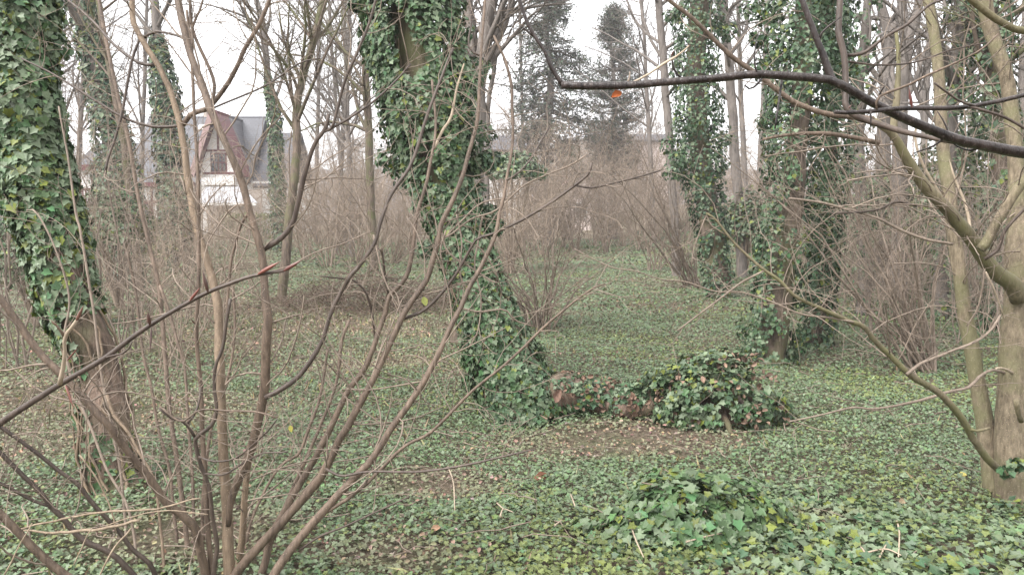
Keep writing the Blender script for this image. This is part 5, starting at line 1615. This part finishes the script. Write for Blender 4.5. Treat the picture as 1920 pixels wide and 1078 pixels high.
def dome(cx, cy, cz, rx, ry, rz, n, seed, hole=.2, lo=0.0):
    th = rng.uniform(0, 2 * math.pi, n); sv = rng.uniform(lo, 1, n); cv = np.sqrt(1 - sv ** 2)
    u = np.stack([np.cos(th) * cv, np.sin(th) * cv, sv], -1)
    lump = .68 + .62 * fbm(u[:, 0] * 2.4 + seed, u[:, 1] * 2.4 + u[:, 2] * 2, seed)
    h = fbm(u[:, 0] * 4 + seed, u[:, 1] * 4 + u[:, 2] * 3, seed + 3, 2)
    p = np.array([cx, cy, cz]) + u * np.array([rx, ry, rz]) * (lump * rng.uniform(.82, 1.08, n))[:, None]
    k = h > hole
    return p[k], u[k]


p, u = dome(sx, sy, sz, .54, .42, .47, 5600, 5, .36)
m = len(p); nr = u + np.array([0, 0, .35]) + rng.normal(size=(m, 3)) * .45; tp = np.array([0, 0, -1.]) + rng.normal(size=(m, 3)) * .6; szs = .044 * rng.uniform(.6, 1.3, m)
order = np.argsort(p[:, 1] - .3 * p[:, 2])
sel = np.zeros(m, bool); sel[order[:150]] = True
mb = MB(); leaves(mb, p[~sel], nr[~sel], tp[~sel], szs[~sel], ivy_tint((~sel).sum(), .12, .3, (.052, .085, .04)))
iv = part(mb, 'ivy', M_IVY, stump, 'stuff')
leaf_objects(iv, np.array(stump.location), p[sel], nr[sel], tp[sel], szs[sel], leaf_templates('stump', 10, yellow=.14, pale=.3))
p, u = dome(sx + .05, sy - .08, sz + .05, .50, .40, .44, 520, 9, .46)
m = len(p)
mb = MB(); leaves(mb, p, u + rng.normal(size=(m, 3)) * .6, rng.normal(size=(m, 3)), rng.uniform(.03, .065, m), np.array([.185, .125, .092]) * rng.uniform(.35, 1.5, (m, 1)), BEECH * np.array([1, 1, 2.5]), OVAL_F)
part(mb, 'dead_leaves', M_LITTER, stump, 'stuff')

# glossy ivy mound in the right foreground
gm = on_ground(1320, 1000)
mound = thing('ivy_mound', (gm[0], gm[1], float(gh(gm[0], gm[1]))), 'rounded mound of glossy broad ivy leaves in the right foreground', 'ivy')
p, u = dome(gm[0], gm[1] + .12, float(gh(gm[0], gm[1])) - .02, .47, .38, .25, 2700, 14, .34)
p2, u2 = dome(gm[0] - .22, gm[1] - .05, float(gh(gm[0], gm[1])) - .02, .40, .30, .13, 900, 19, .3)
p = np.vstack([p, p2]); u = np.vstack([u, u2])
m = len(p); nr = u + np.array([0, -.1, .55]) + rng.normal(size=(m, 3)) * .38; tp = u * .8 + np.array([0, -.3, -.6]) + rng.normal(size=(m, 3)) * .5; szs = .047 * rng.uniform(.5, 1.4, m)
score = szs * np.clip((norm(nr) * norm(CAM - p)).sum(1), .05, 1) * (p[:, 1] < gm[1] + .3) * (1 + p[:, 2])
sel = np.zeros(m, bool); sel[np.argsort(-score)[:300]] = True
mb = MB(); leaves(mb, p[~sel], nr[~sel], tp[~sel], szs[~sel], ivy_tint((~sel).sum(), .1, .3, (.072, .122, .050)))
iv = part(mb, 'ivy', M_IVY, mound, 'stuff')
leaf_objects(mound, np.array(mound.location), p[sel], nr[sel], tp[sel], szs[sel], leaf_templates('mound', 12, yellow=.12, pale=.3, base=(.074, .125, .050)))
P = np.zeros((16, 6, 3)); a = rng.uniform(0, 6.28, 16); t6 = np.linspace(0, 1, 6)
P[:, :, 0] = gm[0] + np.cos(a)[:, None] * .3 * t6; P[:, :, 1] = gm[1] + .1 + np.sin(a)[:, None] * .26 * t6; P[:, :, 2] = float(gh(gm[0], gm[1])) - .03 + .26 * np.sin(t6 * 1.6)[None] * rng.uniform(.5, 1, (16, 1))
mb = MB(); tubes(mb, P, np.full((16, 6), .004), 4); part(mb, 'ivy_stems', M_TWIG, mound, 'stuff')

# ================================================================== GROUND COVER
PATCH = []      # bare, brown patches of the floor: pixel centre -> ground ellipse
for px, py, rx, ry, a in [(1180, 825, .75, .42, 1.0), (820, 915, .35, .25, .8), (700, 690, .7, .45, .6), (640, 615, 1.6, .9, .85), (560, 585, 1.8, .9, .6), (420, 640, 1.2, 1.0, .5), (260, 780, .8, .6, .55), (330, 1010, .4, .3, .7),
                          (740, 1050, .3, .2, .6), (1010, 590, .9, .6, .4), (1540, 980, .3, .2, .5), (150, 820, .5, .5, .5), (960, 480, 4, 5, .4), (1250, 530, 2, 2, .35), (900, 700, .5, .4, .5), (60, 760, .6, .5, .5), (1500, 640, .8, .8, .4)]:
    g = on_ground(px, py); PATCH.append((g[0], g[1], rx, ry, a))


def bare_amount(x, y):
    v = np.zeros_like(x)
    for (cx, cy, rx, ry, a) in PATCH:
        v = np.maximum(v, a * np.exp(-(((x - cx) / rx) ** 2 + ((y - cy) / ry) ** 2)))
    v = v + .55 * (fbm(x * .8 + 3, y * .8 + 8, 71, 4) - .52)
    # barer on the left half, lush on the right
    v = v + .22 * sstep(.6, -2.2, x) * sstep(2.5, 5, y)
    return np.clip(v, 0, 1)


def wedge(n, r0, r1, half=46):
    a = np.radians(rng.uniform(-half, half, n)); r = np.sqrt(rng.uniform(r0 ** 2, r1 ** 2, n))
    return r * np.sin(a), r * np.cos(a)


covers = []
LP, LN, LT, LS, LC, LZ = [], [], [], [], [], []
for (r0, r1, dens, size, shp) in [(1.6, 4.8, 4000, .0235, 0), (4.8, 8, 3500, .0230, 2), (8, 13, 1500, .030, 1), (13, 24, 480, .045, 1), (24, 50, 100, .085, 1)]:
    area = math.radians(92) / 2 * (r1 ** 2 - r0 ** 2)
    n = int(area * dens)
    x, y = wedge(n, r0, r1)
    bare = bare_amount(x, y)
    keep = rng.uniform(size=n) > np.clip(bare * 1.25 - .08, 0, .93)
    x, y, bare = x[keep], y[keep], bare[keep]
    n = len(x)
    hum = fbm(x * 1.6, y * 1.6, 81, 3)
    lush = sstep(-.6, 1.6, x) * sstep(5.5, 2.8, y)         # big leaves bottom right
    z = gh(x, y) + .01 + (.02 + .11 * np.clip(hum - .3, 0, 1) + .05 * lush) * rng.uniform(.2, 1, n) * (1 - .6 * bare)
    sz = size * rng.uniform(.45, 1.4, n) * (1 + .80 * lush * sstep(.25, .7, fbm(x * 1.3 + 4, y * 1.3, 77)) + .25 * lush)
    thin = rng.uniform(size=n) > .45 * lush
    nr = np.array([0, -.12, 1.0]) + rng.normal(size=(n, 3)) * np.array([.42, .42, .15])
    tp = rng.normal(size=(n, 3)) * np.array([1, 1, .2])
    ylw = sstep(.5, .72, fbm(x * .9 + 20, y * .9, 91, 3)) * .45 + .22 * sstep(4.4, 3.3, y) * sstep(-1.0, .4, x) + .05
    tint = ivy_tint(n, 0, .42, (.088, .130, .060))
    yy = rng.uniform(size=n) < ylw
    tint[yy] = np.array([.128, .155, .052]) * rng.uniform(.65, 1.35, (yy.sum(), 1))
    # mossy, yellowish tone towards the clearing on the left
    mo = sstep(.12, .5, bare)[:, None] * .65
    tint = tint * (1 - mo) + np.array([.180, .170, .105]) * mo * rng.uniform(.7, 1.3, (n, 1))
    covers.append((np.stack([x, y, z], -1)[thin], nr[thin], tp[thin], sz[thin], tint[thin], shp))

mb = MB()
near_sel = None
for i, (p, nr, tp, sz, tint, shp) in enumerate(covers):
    if i == 0:
        q = p - CAM; zc = q @ FWD
        px = CX + F * (q @ RGT) / zc; py = CY - F * (q @ UPV) / zc
        face = np.clip((norm(nr) * norm(CAM - p)).sum(1), .02, 1)
        sc = sz / zc * face * ((px > 10) & (px < 1910) & (py > 5) & (py < 1070)) * (px > 480)
        near_sel = np.zeros(len(p), bool); near_sel[np.argsort(-sc)[:300]] = True
        leaves(mb, p[~near_sel], nr[~near_sel], tp[~near_sel], sz[~near_sel], tint[~near_sel])
        keepN = (p[near_sel], nr[near_sel], tp[near_sel], sz[near_sel])
    elif shp == 2:
        leaves(mb, p, nr, tp, sz, tint, IVY3, IVY3_F)
    else:
        leaves(mb, p, nr, tp, sz, tint, DIA, DIA_F)
gc = mb.build('ivy_ground_cover', M_IVY)
tag(gc, 'carpet of small green ivy leaves over the woodland floor', 'ground cover', kind='stuff')
leaf_objects(gc, np.zeros(3), *keepN, leaf_templates('ground', 14, yellow=.3, pale=.4, base=(.055, .098, .05)))

# dead leaves
mb = MB()
for (r0, r1, dens, size) in [(1.6, 5, 480, .026), (5, 10, 400, .029), (10, 22, 80, .05)]:
    n = int(math.radians(92) / 2 * (r1 ** 2 - r0 ** 2) * dens)
    x, y = wedge(n, r0, r1)
    bare = bare_amount(x, y)
    k = rng.uniform(size=n) < np.clip(bare * 1.9 + .03, 0, 1)
    x, y = x[k], y[k]; n = len(x)
    z = gh(x, y) + .012 + rng.uniform(0, .03, n)
    col = np.array([.195, .145, .105])[None] * rng.uniform(.45, 1.6, (n, 1)) * (1 + .1 * rng.normal(size=(n, 3)))
    leaves(mb, np.stack([x, y, z], -1), np.array([0, -.15, 1.]) + rng.normal(size=(n, 3)) * .4, rng.normal(size=(n, 3)) * np.array([1, 1, .2]), size * rng.uniform(.5, 1.3, n), np.clip(col, .02, .6),
           BEECH * np.array([1, 1, 2]) if r1 < 11 else DIA * np.array([1, 1, 2]), OVAL_F if r1 < 11 else DIA_F)
o = mb.build('leaf_litter', M_LITTER)
tag(o, 'brown dead leaves littering the gaps in the ivy', 'leaf litter', kind='stuff')

# thin pale grass and moss in the clearing
n = 26000
x, y = wedge(n, 3, 17)
zone = np.exp(-(((x + 2.6) / 2.6) ** 2 + ((y - 10.3) / 3.2) ** 2)) + .5 * np.exp(-(((x + 3.2) / 1.3) ** 2 + ((y - 6.6) / 1.6) ** 2)) + .10
k = rng.uniform(size=n) < zone
x, y = x[k], y[k]; n = len(x)
mb = MB()
col = np.array([.205, .195, .110])[None] * rng.uniform(.55, 1.5, (n, 1)) * (1 + .12 * rng.normal(size=(n, 3)))
leaves(mb, np.stack([x, y, gh(x, y) + .03], -1), rng.normal(size=(n, 3)) * np.array([1, 1, .2]), rng.normal(size=(n, 3)) * .6 + np.array([0, 0, .8]), rng.uniform(.06, .13, n), np.clip(col, .02, .5), DIA * np.array([.16, 1, 1]), DIA_F)
o = mb.build('grass', M_LITTER)
tag(o, 'sparse yellowish grass in the clearing on the left', 'grass', kind='stuff')

# small twigs on the floor
m = 700
x, y = wedge(m, 2, 11)
a = rng.uniform(0, 6.28, m); L = rng.uniform(.12, .5, m)
P = np.zeros((m, 5, 3)); t5 = np.linspace(-.5, .5, 5)
P[:, :, 0] = x[:, None] + np.cos(a)[:, None] * L[:, None] * t5; P[:, :, 1] = y[:, None] + np.sin(a)[:, None] * L[:, None] * t5
P[:, :, :2] += rng.normal(size=(m, 5, 2)) * .015
P[:, :, 2] = gh(P[:, :, 0], P[:, :, 1]) + .03 + rng.uniform(0, .05, (m, 1)) + rng.normal(size=(m, 5)) * .008
mb = MB(); tubes(mb, P, rng.uniform(.0015, .004, (m, 1)) * np.array([[1, 1, .9, .8, .6]]), 4)
o = mb.build('twig_litter', M_TWIG)
tag(o, 'fine dead twigs scattered over the woodland floor', 'twig litter', kind='stuff')

# brown brushwood heap at the edge of the clearing
bp = on_ground(670, 590)
m = 900
P = np.zeros((m, 6, 3)); t6 = np.linspace(-.5, .5, 6)
cx = bp[0] + rng.normal(size=m) * 1.0; cy = bp[1] + .6 + rng.normal(size=m) * .45
hgt = .62 * np.exp(-((cx - bp[0]) / 1.25) ** 2 - ((cy - bp[1] - .6) / .7) ** 2) * rng.uniform(.15, 1, m)
a = rng.uniform(0, 6.28, m); L = rng.uniform(.25, .9, m)
P[:, :, 0] = cx[:, None] + np.cos(a)[:, None] * L[:, None] * t6; P[:, :, 1] = cy[:, None] + np.sin(a)[:, None] * L[:, None] * t6
P[:, :, 2] = (gh(cx, cy) + .02 + hgt)[:, None] + rng.normal(size=(m, 1)) * .9 * L[:, None] * t6 * .5 + .1 * L[:, None] * (1 - 4 * t6 ** 2) * .4
P += rng.normal(size=P.shape) * .028
mb = MB(); tubes(mb, P, rng.uniform(.002, .007, (m, 1)) * np.linspace(1, .5, 6)[None], 4)
o = mb.build('brushwood_heap', M_STEM, None, loc=np.array([bp[0], bp[1] + .6, float(gh(bp[0], bp[1] + .6))]))
tag(o, 'low heap of brown brushwood at the far edge of the clearing', 'brushwood', kind='stuff')

HAZE = 0.0013
if HAZE > 0:
    mb = MB(); boxm(mb, -450, 450, -12, 430, -4, 60)
    m, nt, b = new_mat('haze_air')
    nt.nodes.remove(b)
    v = nt.nodes.new('ShaderNodeVolumePrincipled')
    v.inputs['Color'].default_value = (.9, .9, .93, 1)
    v.inputs['Density'].default_value = HAZE
    nt.links.new(v.outputs[0], nt.nodes['Material Output'].inputs['Volume'])
    o = mb.build('haze', m); tag(o, 'thin pale winter haze between the trees', 'haze', kind='stuff')
